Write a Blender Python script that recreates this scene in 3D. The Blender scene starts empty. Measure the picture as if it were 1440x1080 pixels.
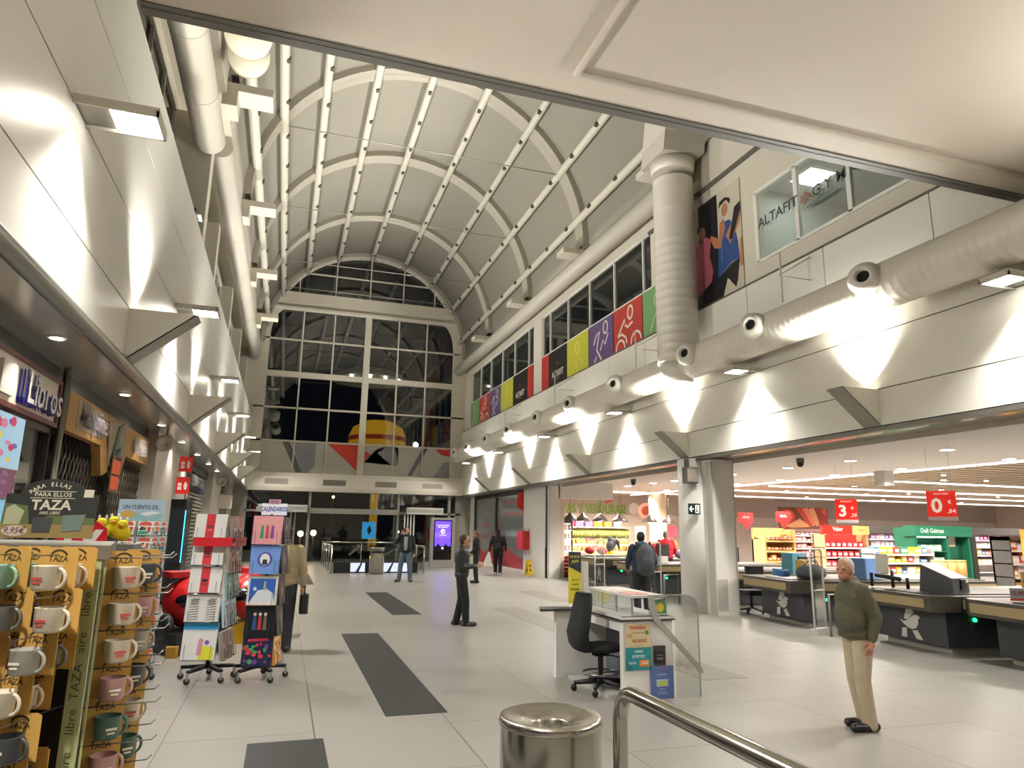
import bpy, bmesh, math, random
from mathutils import Vector, Matrix
S = bpy.context.scene
C = S.collection
PI = math.pi
rnd = random.Random(7)
V = Vector

def lin(c):
    if isinstance(c, str):
        c = [int(c[i:i+2], 16) for i in (0, 2, 4)]
    return tuple(((x/255)/12.92 if x/255 <= .04045 else ((x/255+.055)/1.055)**2.4) for x in c) + (1,)

_M = {}
def M(c, r=.5, m=0., e=0., ec=None, spec=.5, noise=0., ns=6., bump=0.):
    key = (c, r, m, e, ec, spec, noise, ns, bump)
    if key in _M: return _M[key]
    t = bpy.data.materials.new('surface_%s' % c)
    t.use_nodes = True
    nt = t.node_tree; b = nt.nodes['Principled BSDF']
    col = lin(c)
    b.inputs['Base Color'].default_value = col
    b.inputs['Roughness'].default_value = r
    b.inputs['Metallic'].default_value = m
    b.inputs['Specular IOR Level'].default_value = spec
    if e:
        b.inputs['Emission Color'].default_value = lin(ec or c)
        b.inputs['Emission Strength'].default_value = e
    if noise or bump:
        tc = nt.nodes.new('ShaderNodeTexCoord'); n = nt.nodes.new('ShaderNodeTexNoise')
        n.inputs['Scale'].default_value = ns; n.inputs['Detail'].default_value = 5
        nt.links.new(tc.outputs['Object'], n.inputs['Vector'])
        if noise:
            mx = nt.nodes.new('ShaderNodeMix'); mx.data_type = 'RGBA'
            mx.inputs[6].default_value = tuple(x*(1-noise) for x in col[:3])+(1,)
            mx.inputs[7].default_value = tuple(min(1, x*(1+noise)) for x in col[:3])+(1,)
            nt.links.new(n.outputs['Fac'], mx.inputs[0]); nt.links.new(mx.outputs[2], b.inputs['Base Color'])
        if bump:
            bp = nt.nodes.new('ShaderNodeBump'); bp.inputs['Strength'].default_value = bump
            bp.inputs['Distance'].default_value = .02
            nt.links.new(n.outputs['Fac'], bp.inputs['Height']); nt.links.new(bp.outputs['Normal'], b.inputs['Normal'])
    _M[key] = t
    return t

def glass(name, trans=(.85, .88, .87), refl=.1, rough=.02):
    t = bpy.data.materials.new(name); t.use_nodes = True
    nt = t.node_tree; nt.nodes.clear()
    o = nt.nodes.new('ShaderNodeOutputMaterial'); mx = nt.nodes.new('ShaderNodeMixShader')
    tr = nt.nodes.new('ShaderNodeBsdfTransparent'); gl = nt.nodes.new('ShaderNodeBsdfGlossy')
    tr.inputs[0].default_value = trans+(1,); gl.inputs[0].default_value = (1, 1, 1, 1); gl.inputs['Roughness'].default_value = rough
    fr = nt.nodes.new('ShaderNodeLayerWeight'); fr.inputs[0].default_value = .35
    mp = nt.nodes.new('ShaderNodeMapRange'); mp.inputs[3].default_value = refl; mp.inputs[4].default_value = min(1, refl+.5)
    nt.links.new(fr.outputs['Facing'], mp.inputs[0])
    nt.links.new(mp.outputs[0], mx.inputs[0]); nt.links.new(tr.outputs[0], mx.inputs[1]); nt.links.new(gl.outputs[0], mx.inputs[2])
    nt.links.new(mx.outputs[0], o.inputs[0])
    return t

def FR(o, x, y):
    x = V(x).normalized(); y = V(y); y = (y-x*y.dot(x)).normalized(); z = x.cross(y)
    m = Matrix.Identity(4)
    for i in range(3):
        m[i][0] = x[i]; m[i][1] = y[i]; m[i][2] = z[i]; m[i][3] = o[i]
    return m
def RW(y, z, x=8.9): return FR((x, y, z), (0, -1, 0), (0, 0, 1))     # a frame on a wall facing -x
def LW(y, z, x=-1.85): return FR((x, y, z), (0, 1, 0), (0, 0, 1))    # facing +x
def EW(x, z, y=36.3): return FR((x, y, z), (1, 0, 0), (0, 0, 1))     # facing -y
def TR(x, y, z, rz=0): return Matrix.Translation((x, y, z)) @ Matrix.Rotation(rz, 4, 'Z')

_txt = {}
def text_mesh(s, bold):
    if (s, bold) not in _txt:
        cu = bpy.data.curves.new('lettering', 'FONT'); cu.body = s; cu.size = 1; cu.align_x = 'CENTER'; cu.align_y = 'CENTER'
        cu.offset = bold; cu.resolution_u = 2; cu.fill_mode = 'FRONT'
        o = bpy.data.objects.new('lettering', cu); C.objects.link(o); bpy.context.view_layer.update()
        dg = bpy.context.evaluated_depsgraph_get(); me = bpy.data.meshes.new_from_object(o.evaluated_get(dg))
        _txt[(s, bold)] = ([tuple(v.co) for v in me.vertices], [tuple(p.vertices) for p in me.polygons])
        bpy.data.objects.remove(o); bpy.data.curves.remove(cu); bpy.data.meshes.remove(me)
    return _txt[(s, bold)]

class MB:
    def __init__(s): s.v = []; s.f = []; s.m = []; s.s = []
    def add(s, vs, fs, mi=0, sm=False, T=None):
        n = len(s.v)
        s.v += [T @ V(p) if T is not None else V(p) for p in vs]
        for f in fs:
            s.f.append([i+n for i in f]); s.m.append(mi); s.s.append(sm)
        return s
    def box(s, a, b, mi=0, T=None):
        x0, y0, z0 = a; x1, y1, z1 = b
        return s.add([(x0,y0,z0),(x1,y0,z0),(x1,y1,z0),(x0,y1,z0),(x0,y0,z1),(x1,y0,z1),(x1,y1,z1),(x0,y1,z1)],
              [(0,3,2,1),(4,5,6,7),(0,1,5,4),(1,2,6,5),(2,3,7,6),(3,0,4,7)], mi, False, T)
    def cb(s, c, d, mi=0, T=None):
        return s.box([c[i]-d[i]/2 for i in range(3)], [c[i]+d[i]/2 for i in range(3)], mi, T)
    def rbox(s, a, b, r=.02, mi=0, T=None):          # box with chamfered vertical edges and rounded top
        x0, y0, z0 = a; x1, y1, z1 = b
        pts = [(x0+r,y0),(x1-r,y0),(x1,y0+r),(x1,y1-r),(x1-r,y1),(x0+r,y1),(x0,y1-r),(x0,y0+r)]
        return s.poly(pts, z0, z1, mi, T)
    def poly(s, pts, z0=0., z1=.01, mi=0, T=None, sm=False, side=None):
        n = len(pts)
        if sum(pts[i][0]*pts[(i+1)%n][1]-pts[(i+1)%n][0]*pts[i][1] for i in range(n)) < 0: pts = pts[::-1]
        vs = [(p[0],p[1],z0) for p in pts]+[(p[0],p[1],z1) for p in pts]
        s.add(vs, [tuple(range(n))[::-1], tuple(range(n,2*n))], mi, False, T)
        k = len(s.v)-2*n
        for i in range(n):
            s.f.append([k+i, k+(i+1)%n, k+n+(i+1)%n, k+n+i]); s.m.append(mi if side is None else side); s.s.append(sm)
        return s
    def disc(s, x, y, r, z0, z1, mi=0, T=None, n=20, ry=None):
        return s.poly([(x+r*math.cos(2*PI*i/n), y+(ry or r)*math.sin(2*PI*i/n)) for i in range(n)], z0, z1, mi, T)
    def rect(s, x0, y0, x1, y1, z0, z1, mi=0, T=None): return s.box((x0,y0,z0),(x1,y1,z1), mi, T)
    def stroke(s, pts, w, z0, z1, mi=0, T=None, closed=False):
        pts = [V((p[0],p[1])) for p in pts]; n = len(pts); L = []; R = []
        for i in range(n):
            a = pts[i-1] if (i > 0 or closed) else pts[i]; b = pts[(i+1)%n] if (i < n-1 or closed) else pts[i]
            d = (b-a); d = d.normalized() if d.length > 1e-9 else V((1,0)); nn = V((-d.y, d.x))*w/2
            L.append(pts[i]+nn); R.append(pts[i]-nn)
        for i in range(n if closed else n-1):
            j = (i+1)%n
            s.poly([L[i],R[i],R[j],L[j]], z0, z1, mi, T)
        return s
    def arc(s, x, y, r, a0, a1, w, z0, z1, mi=0, T=None, n=14, ry=None):
        return s.stroke([(x+r*math.cos(a0+(a1-a0)*i/n), y+(ry or r)*math.sin(a0+(a1-a0)*i/n)) for i in range(n+1)], w, z0, z1, mi, T)
    def tube(s, path, r, n=8, mi=0, T=None, closed=False, caps=True, flat=1.):
        P = [V(p) for p in path]; k = len(P); rs = r if isinstance(r, (list, tuple)) else [r]*k
        vs = []; up = None
        for i in range(k):
            a = P[i-1] if (i > 0 or closed) else P[i]; b = P[(i+1)%k] if (i < k-1 or closed) else P[i]
            d = (b-a).normalized()
            if up is None:
                up = V((0,0,1)) if abs(d.z) < .9 else V((1,0,0))
            x = d.cross(up)
            if x.length < 1e-4: x = d.cross(V((0,1,0)))
            x.normalize(); y = x.cross(d).normalized(); up = y
            for j in range(n):
                t = 2*PI*j/n
                vs.append(P[i]+x*math.cos(t)*rs[i]+y*math.sin(t)*rs[i]*flat)
        fs = []
        for i in range(k if closed else k-1):
            i2 = (i+1)%k
            for j in range(n):
                j2 = (j+1)%n
                fs.append((i*n+j, i2*n+j, i2*n+j2, i*n+j2))
        s.add(vs, fs, mi, True, T)
        if caps and not closed:
            b = len(s.v)-len(vs)
            s.f.append([b+j for j in range(n)]); s.m.append(mi); s.s.append(False)
            s.f.append([b+(k-1)*n+j for j in range(n)][::-1]); s.m.append(mi); s.s.append(False)
        return s
    def lathe(s, prof, n=16, mi=0, T=None, sm=True, a0=0., a1=2*PI):
        full = abs(a1-a0) > 6.28; k = len(prof); c = n if full else n+1
        vs = [(r*math.cos(a0+(a1-a0)*j/n), r*math.sin(a0+(a1-a0)*j/n), z) for r, z in prof for j in range(c)]
        fs = [(i*c+j, i*c+(j+1)%c, (i+1)*c+(j+1)%c, (i+1)*c+j) for i in range(k-1) for j in range(n)]
        return s.add(vs, fs, mi, sm, T)
    def cyl(s, c, r, h, n=16, mi=0, T=None, r2=None):
        m = Matrix.Translation(c); m = T @ m if T is not None else m
        r2 = r if r2 is None else r2
        s.lathe([(r,0),(r2,h)], n, mi, m)
        b = len(s.v)-2*n
        s.f.append([b+j for j in range(n)][::-1]); s.m.append(mi); s.s.append(False)
        s.f.append([b+n+j for j in range(n)]); s.m.append(mi); s.s.append(False)
        return s
    def ell(s, c, r, n=12, mi=0, T=None, k=8):
        m = Matrix.Translation(c) @ Matrix.Diagonal((r[0],r[1],r[2],1)); m = T @ m if T is not None else m
        return s.lathe([(max(1e-4, math.sin(PI*i/k)), -math.cos(PI*i/k)) for i in range(k+1)], n, mi, m)
    def text(s, t, size, x=0, y=0, z=.002, mi=0, T=None, wx=1., bold=.012, sh=0., rot=0.):
        vs, fs = text_mesh(t, bold)
        c, q = math.cos(rot), math.sin(rot)
        out = []
        for p in vs:
            px, py = (p[0]+sh*p[1])*size*wx, p[1]*size
            out.append((x+px*c-py*q, y+px*q+py*c, z))
        return s.add(out, fs, mi, False, T)

def tag(o, label=None, cat=None, group=None, kind=None):
    if label: o['label'] = label
    if cat: o['category'] = cat
    if group: o['group'] = group
    if kind: o['kind'] = kind
    return o
def thing(name, label, cat, loc=(0,0,0), rz=0., group=None):
    o = bpy.data.objects.new(name, None); o.empty_display_size = .1
    o.location = loc; o.rotation_euler = (0,0,rz); C.objects.link(o)
    return tag(o, label, cat, group)
def ob(name, mb, mats, parent=None, world=False, bevel=0., label=None):
    """links the collected shapes as ONE mesh object; world=True: shapes were given in world space"""
    if not isinstance(mats, (list, tuple)): mats = [mats]
    vs = mb.v
    off = V((0,0,0))
    if parent is None:
        xs = [p.x for p in vs]; ys = [p.y for p in vs]; zs = [p.z for p in vs]
        off = V(((min(xs)+max(xs))/2, (min(ys)+max(ys))/2, min(zs)))
        vs = [p-off for p in vs]
    elif world:
        r = parent
        mt = Matrix.Identity(4)
        while r is not None:
            mt = Matrix.Translation(r.location) @ r.rotation_euler.to_matrix().to_4x4() @ mt; r = r.parent
        mi = mt.inverted(); vs = [mi @ p for p in vs]
    me = bpy.data.meshes.new(name)
    me.from_pydata([tuple(p) for p in vs], [], mb.f)
    for m in mats: me.materials.append(m)
    me.polygons.foreach_set('material_index', mb.m)
    me.polygons.foreach_set('use_smooth', mb.s)
    me.update()
    o = bpy.data.objects.new(name, me); C.objects.link(o)
    o.location = off
    if parent is not None: o.parent = parent
    if bevel:
        b = o.modifiers.new('edge', 'BEVEL'); b.width = bevel; b.segments = 2; b.limit_method = 'ANGLE'
    if label: o['label'] = label
    return o
def struct(name, mb, mats, **k): return tag(ob(name, mb, mats, **k), kind='structure')
def one(name, mb, mats, label, cat, group=None, **k): return tag(ob(name, mb, mats, **k), label, cat, group)
def dup(root, loc=None, rz=None, label=None, group=None):
    r = root.copy(); C.objects.link(r)
    if loc is not None: r.location = loc
    if rz is not None: r.rotation_euler = (0,0,rz)
    if label: r['label'] = label
    if group: r['group'] = group
    for ch in list(root.children):
        c = ch.copy(); C.objects.link(c); c.parent = r
        for g in list(ch.children):
            d = g.copy(); C.objects.link(d); d.parent = c
    return r
def lamp(kind, loc, energy, color=(1,.93,.82), target=None, size=.1, spot=1.5, blend=.6, size_y=None, spread=None):
    l = bpy.data.lights.new('lamp_light', kind); l.energy = energy; l.color = color
    if kind == 'SPOT': l.spot_size = spot; l.spot_blend = blend; l.shadow_soft_size = size
    elif kind == 'AREA':
        l.shape = 'RECTANGLE' if size_y else 'DISK'; l.size = size
        if size_y: l.size_y = size_y
        if spread: l.spread = spread
    else: l.shadow_soft_size = size
    o = bpy.data.objects.new('lamp_light', l); C.objects.link(o); o.location = loc
    if target is not None: o.rotation_euler = (V(target)-V(loc)).to_track_quat('-Z', 'Y').to_euler()
    return o
def ordn(i): return ['first','second','third','fourth','fifth','sixth','seventh','eighth','ninth','tenth','eleventh','twelfth','thirteenth'][i]

# ------------------------------------------------------------------ camera
cam = bpy.data.cameras.new('camera'); cam.sensor_fit = 'HORIZONTAL'; cam.sensor_width = 36
cam.lens = 36*968.587/1440; cam.clip_end = 300; cam.clip_start = .05
co = bpy.data.objects.new('camera', cam); C.objects.link(co); S.camera = co
Rm = ((0.95054362,-0.07813298,-0.30060284),(-0.31021459,-0.19119011,-0.93124285),(0.01528849,0.97843834,-0.20597252))
m4 = Matrix.Identity(4)
for i in range(3):
    for j in range(3): m4[i][j] = Rm[i][j]
m4[2][3] = 1.75
co.matrix_world = m4
S.view_settings.view_transform = 'Standard'; S.view_settings.look = 'None'
S.view_settings.exposure = .4; S.view_settings.gamma = 1; S.view_settings.use_curve_mapping = False
w = bpy.data.worlds.new('night'); S.world = w; w.use_nodes = True
w.node_tree.nodes['Background'].inputs[0].default_value = (.02,.022,.03,1); w.node_tree.nodes['Background'].inputs[1].default_value = .12
try:
    S.cycles.max_bounces = 8; S.cycles.diffuse_bounces = 4; S.cycles.glossy_bounces = 4; S.cycles.transparent_max_bounces = 16
    S.cycles.sample_clamp_indirect = 6; S.cycles.use_denoising = True
except Exception: pass
# ------------------------------------------------------------------ the hall
XL, XR, YE, ZF, ZR = -1.85, 8.9, 36.3, 3.5, 3.4
RIB = [8.65, 14.2, 19.7, 25.2, 30.8]
def floor_mat():
    t = bpy.data.materials.new('grey_beige_floor_tiles'); t.use_nodes = True; nt = t.node_tree; b = nt.nodes['Principled BSDF']
    N = nt.nodes.new; L = nt.links.new
    tc = N('ShaderNodeTexCoord'); br = N('ShaderNodeTexBrick'); mp = N('ShaderNodeMapping')
    mp.inputs['Rotation'].default_value = (0,0,PI/2); mp.inputs['Location'].default_value = (.465,0,0)
    L(tc.outputs['Object'], mp.inputs[0]); L(mp.outputs[0], br.inputs['Vector'])
    br.inputs['Scale'].default_value = 1; br.inputs['Brick Width'].default_value = 2.4; br.inputs['Row Height'].default_value = 1.2
    br.inputs['Mortar Size'].default_value = .006; br.inputs['Mortar Smooth'].default_value = .3
    br.inputs['Color1'].default_value = lin('8c8881'); br.inputs['Color2'].default_value = lin('88847c'); br.inputs['Mortar'].default_value = lin('534e46')
    n = N('ShaderNodeTexNoise'); n.inputs['Scale'].default_value = .4; n.inputs['Detail'].default_value = 7; n.inputs['Roughness'].default_value = .6
    L(tc.outputs['Object'], n.inputs['Vector'])
    mp2 = N('ShaderNodeMapping'); mp2.inputs['Scale'].default_value = (.8, 2.2, 1)
    n2 = N('ShaderNodeTexNoise'); n2.inputs['Scale'].default_value = 1.3; n2.inputs['Detail'].default_value = 4
    L(tc.outputs['Object'], mp2.inputs[0]); L(mp2.outputs[0], n2.inputs['Vector'])
    ad = N('ShaderNodeMath'); ad.operation = 'ADD'; L(n.outputs['Fac'], ad.inputs[0]); L(n.outputs['Fac'], ad.inputs[1])
    mr = N('ShaderNodeMapRange'); mr.inputs[1].default_value = .6; mr.inputs[2].default_value = 1.4; mr.inputs[3].default_value = .97; mr.inputs[4].default_value = 1.02
    L(ad.outputs[0], mr.inputs[0])
    mx = N('ShaderNodeMix'); mx.data_type = 'RGBA'; mx.blend_type = 'MULTIPLY'; mx.inputs[0].default_value = 1
    L(br.outputs['Color'], mx.inputs[6]); L(mr.outputs[0], mx.inputs[7]); L(mx.outputs[2], b.inputs['Base Color'])
    r2 = N('ShaderNodeMapRange'); r2.inputs[1].default_value = .3; r2.inputs[2].default_value = .7; r2.inputs[3].default_value = .29; r2.inputs[4].default_value = .33
    L(n2.outputs['Fac'], r2.inputs[0]); L(r2.outputs[0], b.inputs['Roughness'])
    b.inputs['Specular IOR Level'].default_value = .5
    return t
FLOOR = floor_mat()
mb = MB(); mb.box((-4,-8,-.3),(60,37.2,0))
f = struct('floor', mb, FLOOR)
# dark stone inlays in the floor; reflection painted into the lighter ones' colour
DARK = M('2c2c2a', .45, noise=.12, ns=9); INLAY_SHEEN = M('7a7468', .35, noise=.1, ns=9)
inl = [(-.135,.465,1.2,6.46,DARK),(1.065,1.665,7.02,12.31,DARK),(2.265,2.865,14.7,19.75,DARK),(.45,1.05,22.6,27.9,DARK),
       (4.66,5.26,11.9,15.6,INLAY_SHEEN),(6.6,7.2,16.6,19.6,INLAY_SHEEN),(4.98,5.6,7.7,9.9,INLAY_SHEEN)]
for i,(x0,x1,y0,y1,m_) in enumerate(inl):
    struct('trim_%d' % (i+1), MB().box((x0,y0,-.004),(x1,y1,.0035)), m_)

PANEL = M('dedad0', .38, .22, noise=.04, ns=1.5)
PANELW = M('d8d4c9', .5, noise=.03, ns=2)
BACK = M('4a4740', .7)
ALU = M('8d8a82', .35, .8)
WHITE = M('dedbd2', .55)
CREAM = M('c9c2b1', .6, noise=.04, ns=2)
VAULT = M("8b8679", .75, noise=.06, ns=.8)
RIBM = M("a29c8d", .65)
GLASSN = glass('night_glass', (.82,.84,.82), .055)
GLASSC = glass('clear_glass', (.9,.94,.93), .05)

def panels(mb, x, th, rows, y0, y1, step, sgn, gap=.008):
    """cladding panels with open joints: sgn +1 = faces +x"""
    for (z0, z1, st) in rows:
        y = y0
        while y < y1-.01:
            ye = min(y+(st or step), y1)
            a, b_ = (x-th, x) if sgn > 0 else (x, x+th)
            mb.box((a, y+gap*(1 if st else 0), z0+gap), (b_, ye-gap*(1 if st else 0), z1-gap)); y = ye
mb = MB()
panels(mb, XL, .03, [(3.56,4.14,0),(4.14,5.05,0),(5.05,6.05,0),(6.05,7.0,0)], -6, YE, 50, 1)
mb.box((XL-.2,-6,3.57),(XL-.031,YE,7.0),1)
mb.tube([(XL+.0,-6,3.5),(XL+.0,YE,3.5)], .075, 12, 2)
struct('wall_left', mb, [PANEL, BACK, ALU])
mb = MB()
panels(mb, XR, .03, [(3.44,4.03,0),(4.03,4.95,0),(4.95,5.9,0),(5.9,6.83,2.2)], -6, YE, 50, -1)
mb.box((XR+.031,-6,3.45),(XR+.2,YE,6.83),1)
mb.box((XR-.02,-6,3.36),(XR+.12,YE,3.43),2)
struct('wall_right', mb, [PANELW, BACK, M('6d6a62', .4, .6)])
# soffits under the two fascias
struct('trim_20', MB().box((-2.7,-6,3.5),(XL+.0,YE,3.56)), M('b9b6ad', .2, .45))
struct('trim_21', MB().box((XR+.12,-6,3.38),(9.75,23.9,3.44)), M('a8a096', .12, .75, bump=.12, ns=3))
struct('trim_22', MB().box((XR+.12,23.9,3.38),(9.75,YE,3.44)), M('8a867d', .5))
struct('trim_23', MB().box((9.72,-6,3.3),(9.78,23.9,3.4)), M('d5cdc2', .35, .5))
# left recess above the shops: rear wall with dark glazing
mb = MB(); mb.box((-2.9,-6,7.0),(-2.75,YE,10.9)); mb.box((-2.75,-6,7.0),(XL-.2,YE,7.03)); mb.box((-2.75,-6,10.45),(XL+.05,YE,10.9))
struct('wall_left_upper', mb, CREAM)
def win_band(name, n, x, sgn, y0, y1, z0, z1, step, bars=None):
    mb = MB(); y = y0; t = .05
    e = x+sgn*.08
    a, b_ = min(x,e), max(x,e)
    ys = bars or [y0+i*(y1-y0)/max(1,round((y1-y0)/step)) for i in range(int(round((y1-y0)/step))+1)]
    for q in ys: mb.box((a,q-t/2,z0),(b_,q+t/2,z1))
    mb.box((a,y0,z0),(b_,y1,z0+t)); mb.box((a,y0,z1-t),(b_,y1,z1))
    mb.box((min(x,x+sgn*.02),y0,z0),(max(x,x+sgn*.02),y1,z1),1)
    return struct('window_%d' % n, mb, [WHITE, M('15191a', .04, 0, spec=.8)])
for i,(a,b_) in enumerate([(8.9,13.9),(14.5,19.4),(20,24.9),(25.5,30.5),(31.1,36.1)]):
    win_band('w', 10+i, -2.75, 1, a, b_, 7.2, 9.9, 1.25)
for i,y in enumerate(RIB+[36.0]):
    struct('trim_%d' % (30+i), MB().box((-2.75,y-.2,7.0),(-2.32 if i != 1 else -1.95,y+.2,9.95)), CREAM)
# right upper wall with the gym's glazing
mb = MB()
mb.box((XR,-6,6.83),(XR+.14,YE,6.87),1)
for a,b_,z0,z1 in [(24.2,25.1,6.87,9.85),(34.9,YE,6.87,9.85),(11.25,15.7,6.87,9.85),(-6,7.0,6.87,9.85),(7.0,11.25,6.87,7.25),(7.0,11.25,8.8,9.85),(-6,YE,9.85,10.95)]:
    mb.box((XR+.1,a,z0),(XR+.25,b_,z1))
mb.box((XR+.02,-6,9.72),(XR+.1,15.7,9.8),1)
struct('wall_right_upper', mb, [CREAM, M('5c5850', .5)])
mb = MB()
# vault, springing at z 10.9 from both walls
VC, VZ, VR = 3.525, 10.9, 5.42
def vpt(a, r=VR, y=0.): return V((VC+r*math.cos(a), y, VZ+r*math.sin(a)))
n = 54
vs = [vpt(PI*i/n,VR,y) for y in (5.5,YE) for i in range(n+1)]
mb.add(vs, [(i,i+n+1,i+n+2,i+1) for i in range(n)], 0, True)
o = struct('ceiling_vault', mb, VAULT)
sm = o.modifiers.new('shell', 'SOLIDIFY'); sm.thickness = .1; sm.offset = -1
# arched ribs
for k,y in enumerate(RIB+[YE-.25]):
    mb = MB(); n = 40; w_ = .3
    for i in range(n):
        a, b_ = PI*i/n, PI*(i+1)/n
        r0, r1 = VR-.3, VR-.01
        vs = [vpt(a,r0,y-w_),vpt(b_,r0,y-w_),vpt(b_,r0,y+w_),vpt(a,r0,y+w_),vpt(a,r1,y-w_),vpt(b_,r1,y-w_),vpt(b_,r1,y+w_),vpt(a,r1,y+w_)]
        mb.add(vs, [(0,1,2,3),(0,4,5,1),(3,2,6,7)], 0, False)
    struct('trim_%d' % (40+k), mb, RIBM)
# long white tubes under the vault, with dark clips
for k,d in enumerate((10,30,50,70,90,110,130,150,170)):
    a = math.radians(d); p0 = vpt(a, VR-.34, 6.2); p1 = vpt(a, VR-.34, YE-.3)
    mb = MB().tube([p0,p1], .125, 10)
    y = 7.3
    while y < YE-1:
        mb.cb(vpt(a, VR-.46, y), (.1,.16,.1), 1); y += 1.85
    struct('trim_%d' % (50+k), mb, [M('c6c1b1', .45), M('4b463d', .6)])
# tie cables across the vault
mb = MB()
for y in RIB[1:]+[34.5]:
    mb = MB().tube([vpt(math.radians(28),VR-.1,y), vpt(math.radians(152),VR-.1,y)], .016, 6)
    one('tie_cable', mb, M('aaa598', .4, .5), 'thin steel tie cable stretched across the white vault', 'cable', 'tie cables across the vault')
# gusset brackets at the spring of the ribs
for y in RIB[1:]:
    for s in (-1, 1):
        x = VC+s*(VR-.02); x2 = VC+s*(VR-1.0)
        mb = MB().box((min(x,x2),y-.3,10.55),(max(x,x2),y+.3,10.72)).box((min(x,x-s*.3),y-.3,10.2),(max(x,x-s*.3),y+.3,10.55))
        struct('trim_%d' % (70+RIB.index(y)*2+(s>0)), mb, CREAM)
# horizontal pipes at window-head height
mb = MB().tube([(XR-.32,13.95,10.2),(XR-.32,YE,10.2)], .27, 16)
one('round_pipe', mb, M('bdb7a8', .5), 'long white round pipe above the dark right-hand windows', 'pipe')
mb = MB().tube([(-2.0,15.6,10.15),(-2.0,YE-.2,10.15)], .26, 18)
for y in (17.9,20.7,23.5,26.3,29.1,32): mb.tube([(-2.0,y,10.15),(-2.0,y+.03,10.15)], .266, 18)
one('round_pipe', mb, M('bdb7a8', .5), 'white round pipe high on the left wall reaching the far end', 'pipe')
mb = MB().tube([(-2.0,6.6,9.35),(-2.0,13.95,9.35)], .29, 18)
for y in (8.6,10.4,12.2): mb.tube([(-2.0,y,9.35),(-2.0,y+.03,9.35)], .296, 18)
one('round_pipe', mb, M('c9c2b2', .5), 'thicker cream pipe ending at a white post, nearest on the upper left wall', 'pipe')
# near slab over the camera
SLAB = M('cdc3b4', .7, noise=.05, ns=1.2, bump=.08)
mb = MB(); mb.box((-1.5,-6,6.1),(9.6,5.86,6.5)); mb.box((-1.5,5.8,6.085),(8.9,5.87,6.25),1)
mb.box((-1.5,5.86,6.08),(8.9,5.96,6.5),1)
mb.tube([(2.37,-4,6.08),(2.37,5.44,6.08),(8.9,5.44,6.08)], .045, 8, 0)
struct('ceiling', mb, [SLAB, M('5d5a53', .6)])
struct('wall_back', MB().box((-4,-6.3,0),(10,-6,6.5)), M('b8b0a0', .7))
# end wall of glass
mb = MB()
def hbar(z0,z1,x0=-1.85,x1=8.9,d=.12): mb.box((x0,YE-d,z0),(x1,YE+.05,z1))
hbar(12.85,13.68,-1.85,8.9,.3); hbar(12.75,12.86,-1.85,8.9,.4); hbar(9.18,9.46,-1.4,8.3,.15); hbar(7.55,7.63); hbar(11.12,11.19); hbar(5.86,5.95); hbar(4.25,4.32)
mb.box((-1.85,YE-.12,4.3),(-1.35,YE,12.9)); mb.box((8.25,YE-.12,4.3),(8.9,YE,12.9))
for x,w_ in ((.24,.07),(1.81,.07),(3.56,.32),(5.2,.07),(6.75,.07)): mb.box((x-w_/2,YE-.12-(.06 if w_>.1 else 0),4.3),(x+w_/2,YE+.02,12.85))
# rounded upper corners of the opening
for sx,cx in ((1,-1.35),(-1,8.25)):
    pts = [(cx,12.86),(cx,11.3)]+[(cx+sx*(.75-.75*math.cos(t)),11.3+1.5*math.sin(t)) for t in [i*PI/2/8 for i in range(9)]]
    mb.poly([(p[0],p[1]) for p in pts], 0, .12, 0, EW(0,0,YE))
# tympanum between glazed lunette and vault
n = 40
for i in range(n):
    a, b_ = math.radians(29)+(math.radians(122))*i/n, math.radians(29)+(math.radians(122))*(i+1)/n
    def lp(t, r): return (VC+r*math.cos(t), YE-.1, 11.15+r*math.sin(t))
    mb.add([lp(a,4.93),lp(b_,4.93),lp(b_,5.75),lp(a,5.75)], [(0,1,2,3)])
    mb.tube([V(lp(a,4.93))-V((0,.06,0)),V(lp(b_,4.93))-V((0,.06,0))], .07, 6)
for x in (-.1,1.75,3.55,5.35,7.1):
    h = math.sqrt(4.93**2-(x-VC)**2); mb.box((x-.03,YE-.1,13.6),(x+.03,YE,11.15+h))
h = math.sqrt(4.93**2-(14.85-11.15)**2); mb.box((VC-h,YE-.1,14.82),(VC+h,YE,14.88))
mb.box((-4,YE-.1,3.6),(-1.85,YE,17)); mb.box((8.9,YE-.1,3.5),(11,YE,17))
struct('wall_end', mb, CREAM)
mb = MB().box((-1.4,YE-.03,5.9),(8.3,YE-.01,12.85)); mb.box((-1.6,YE-.03,13.6),(8.65,YE-.01,16.15))
struct('window_1', mb, GLASSN)
# frosted coloured panels under the windows of the end wall
mb = MB(); T = EW(0,0,YE-.02)
mb.rect(-1.4,4.3,8.3,5.9,0,.012,0,T)
G1,G2,RD = 1,2,3
mb.poly([(-.35,5.88),(.02,5.88),(.7,4.35),(.42,4.35)],.012,.016,1,T); mb.poly([(.1,5.88),(1.3,5.88),(1.3,4.7),(1.0,4.35),(.7,4.35)],.012,.016,2,T)
mb.poly([(1.85,5.88),(3.38,5.88),(3.38,4.55)],.012,.016,3,T); mb.poly([(3.75,5.6),(4.05,5.4),(3.75,5.05)],.012,.016,3,T)
mb.poly([(3.75,5.0),(4.4,5.75),(4.9,5.88),(5.45,5.88),(5.45,4.9),(5.2,4.85),(4.25,5.65)],.012,.016,2,T)
mb.poly([(5.3,5.88),(5.5,5.88),(5.5,4.9)],.012,.016,1,T); mb.poly([(6.75,5.88),(7.05,5.88),(6.25,4.4),(6.02,4.4)],.012,.016,1,T)
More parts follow.
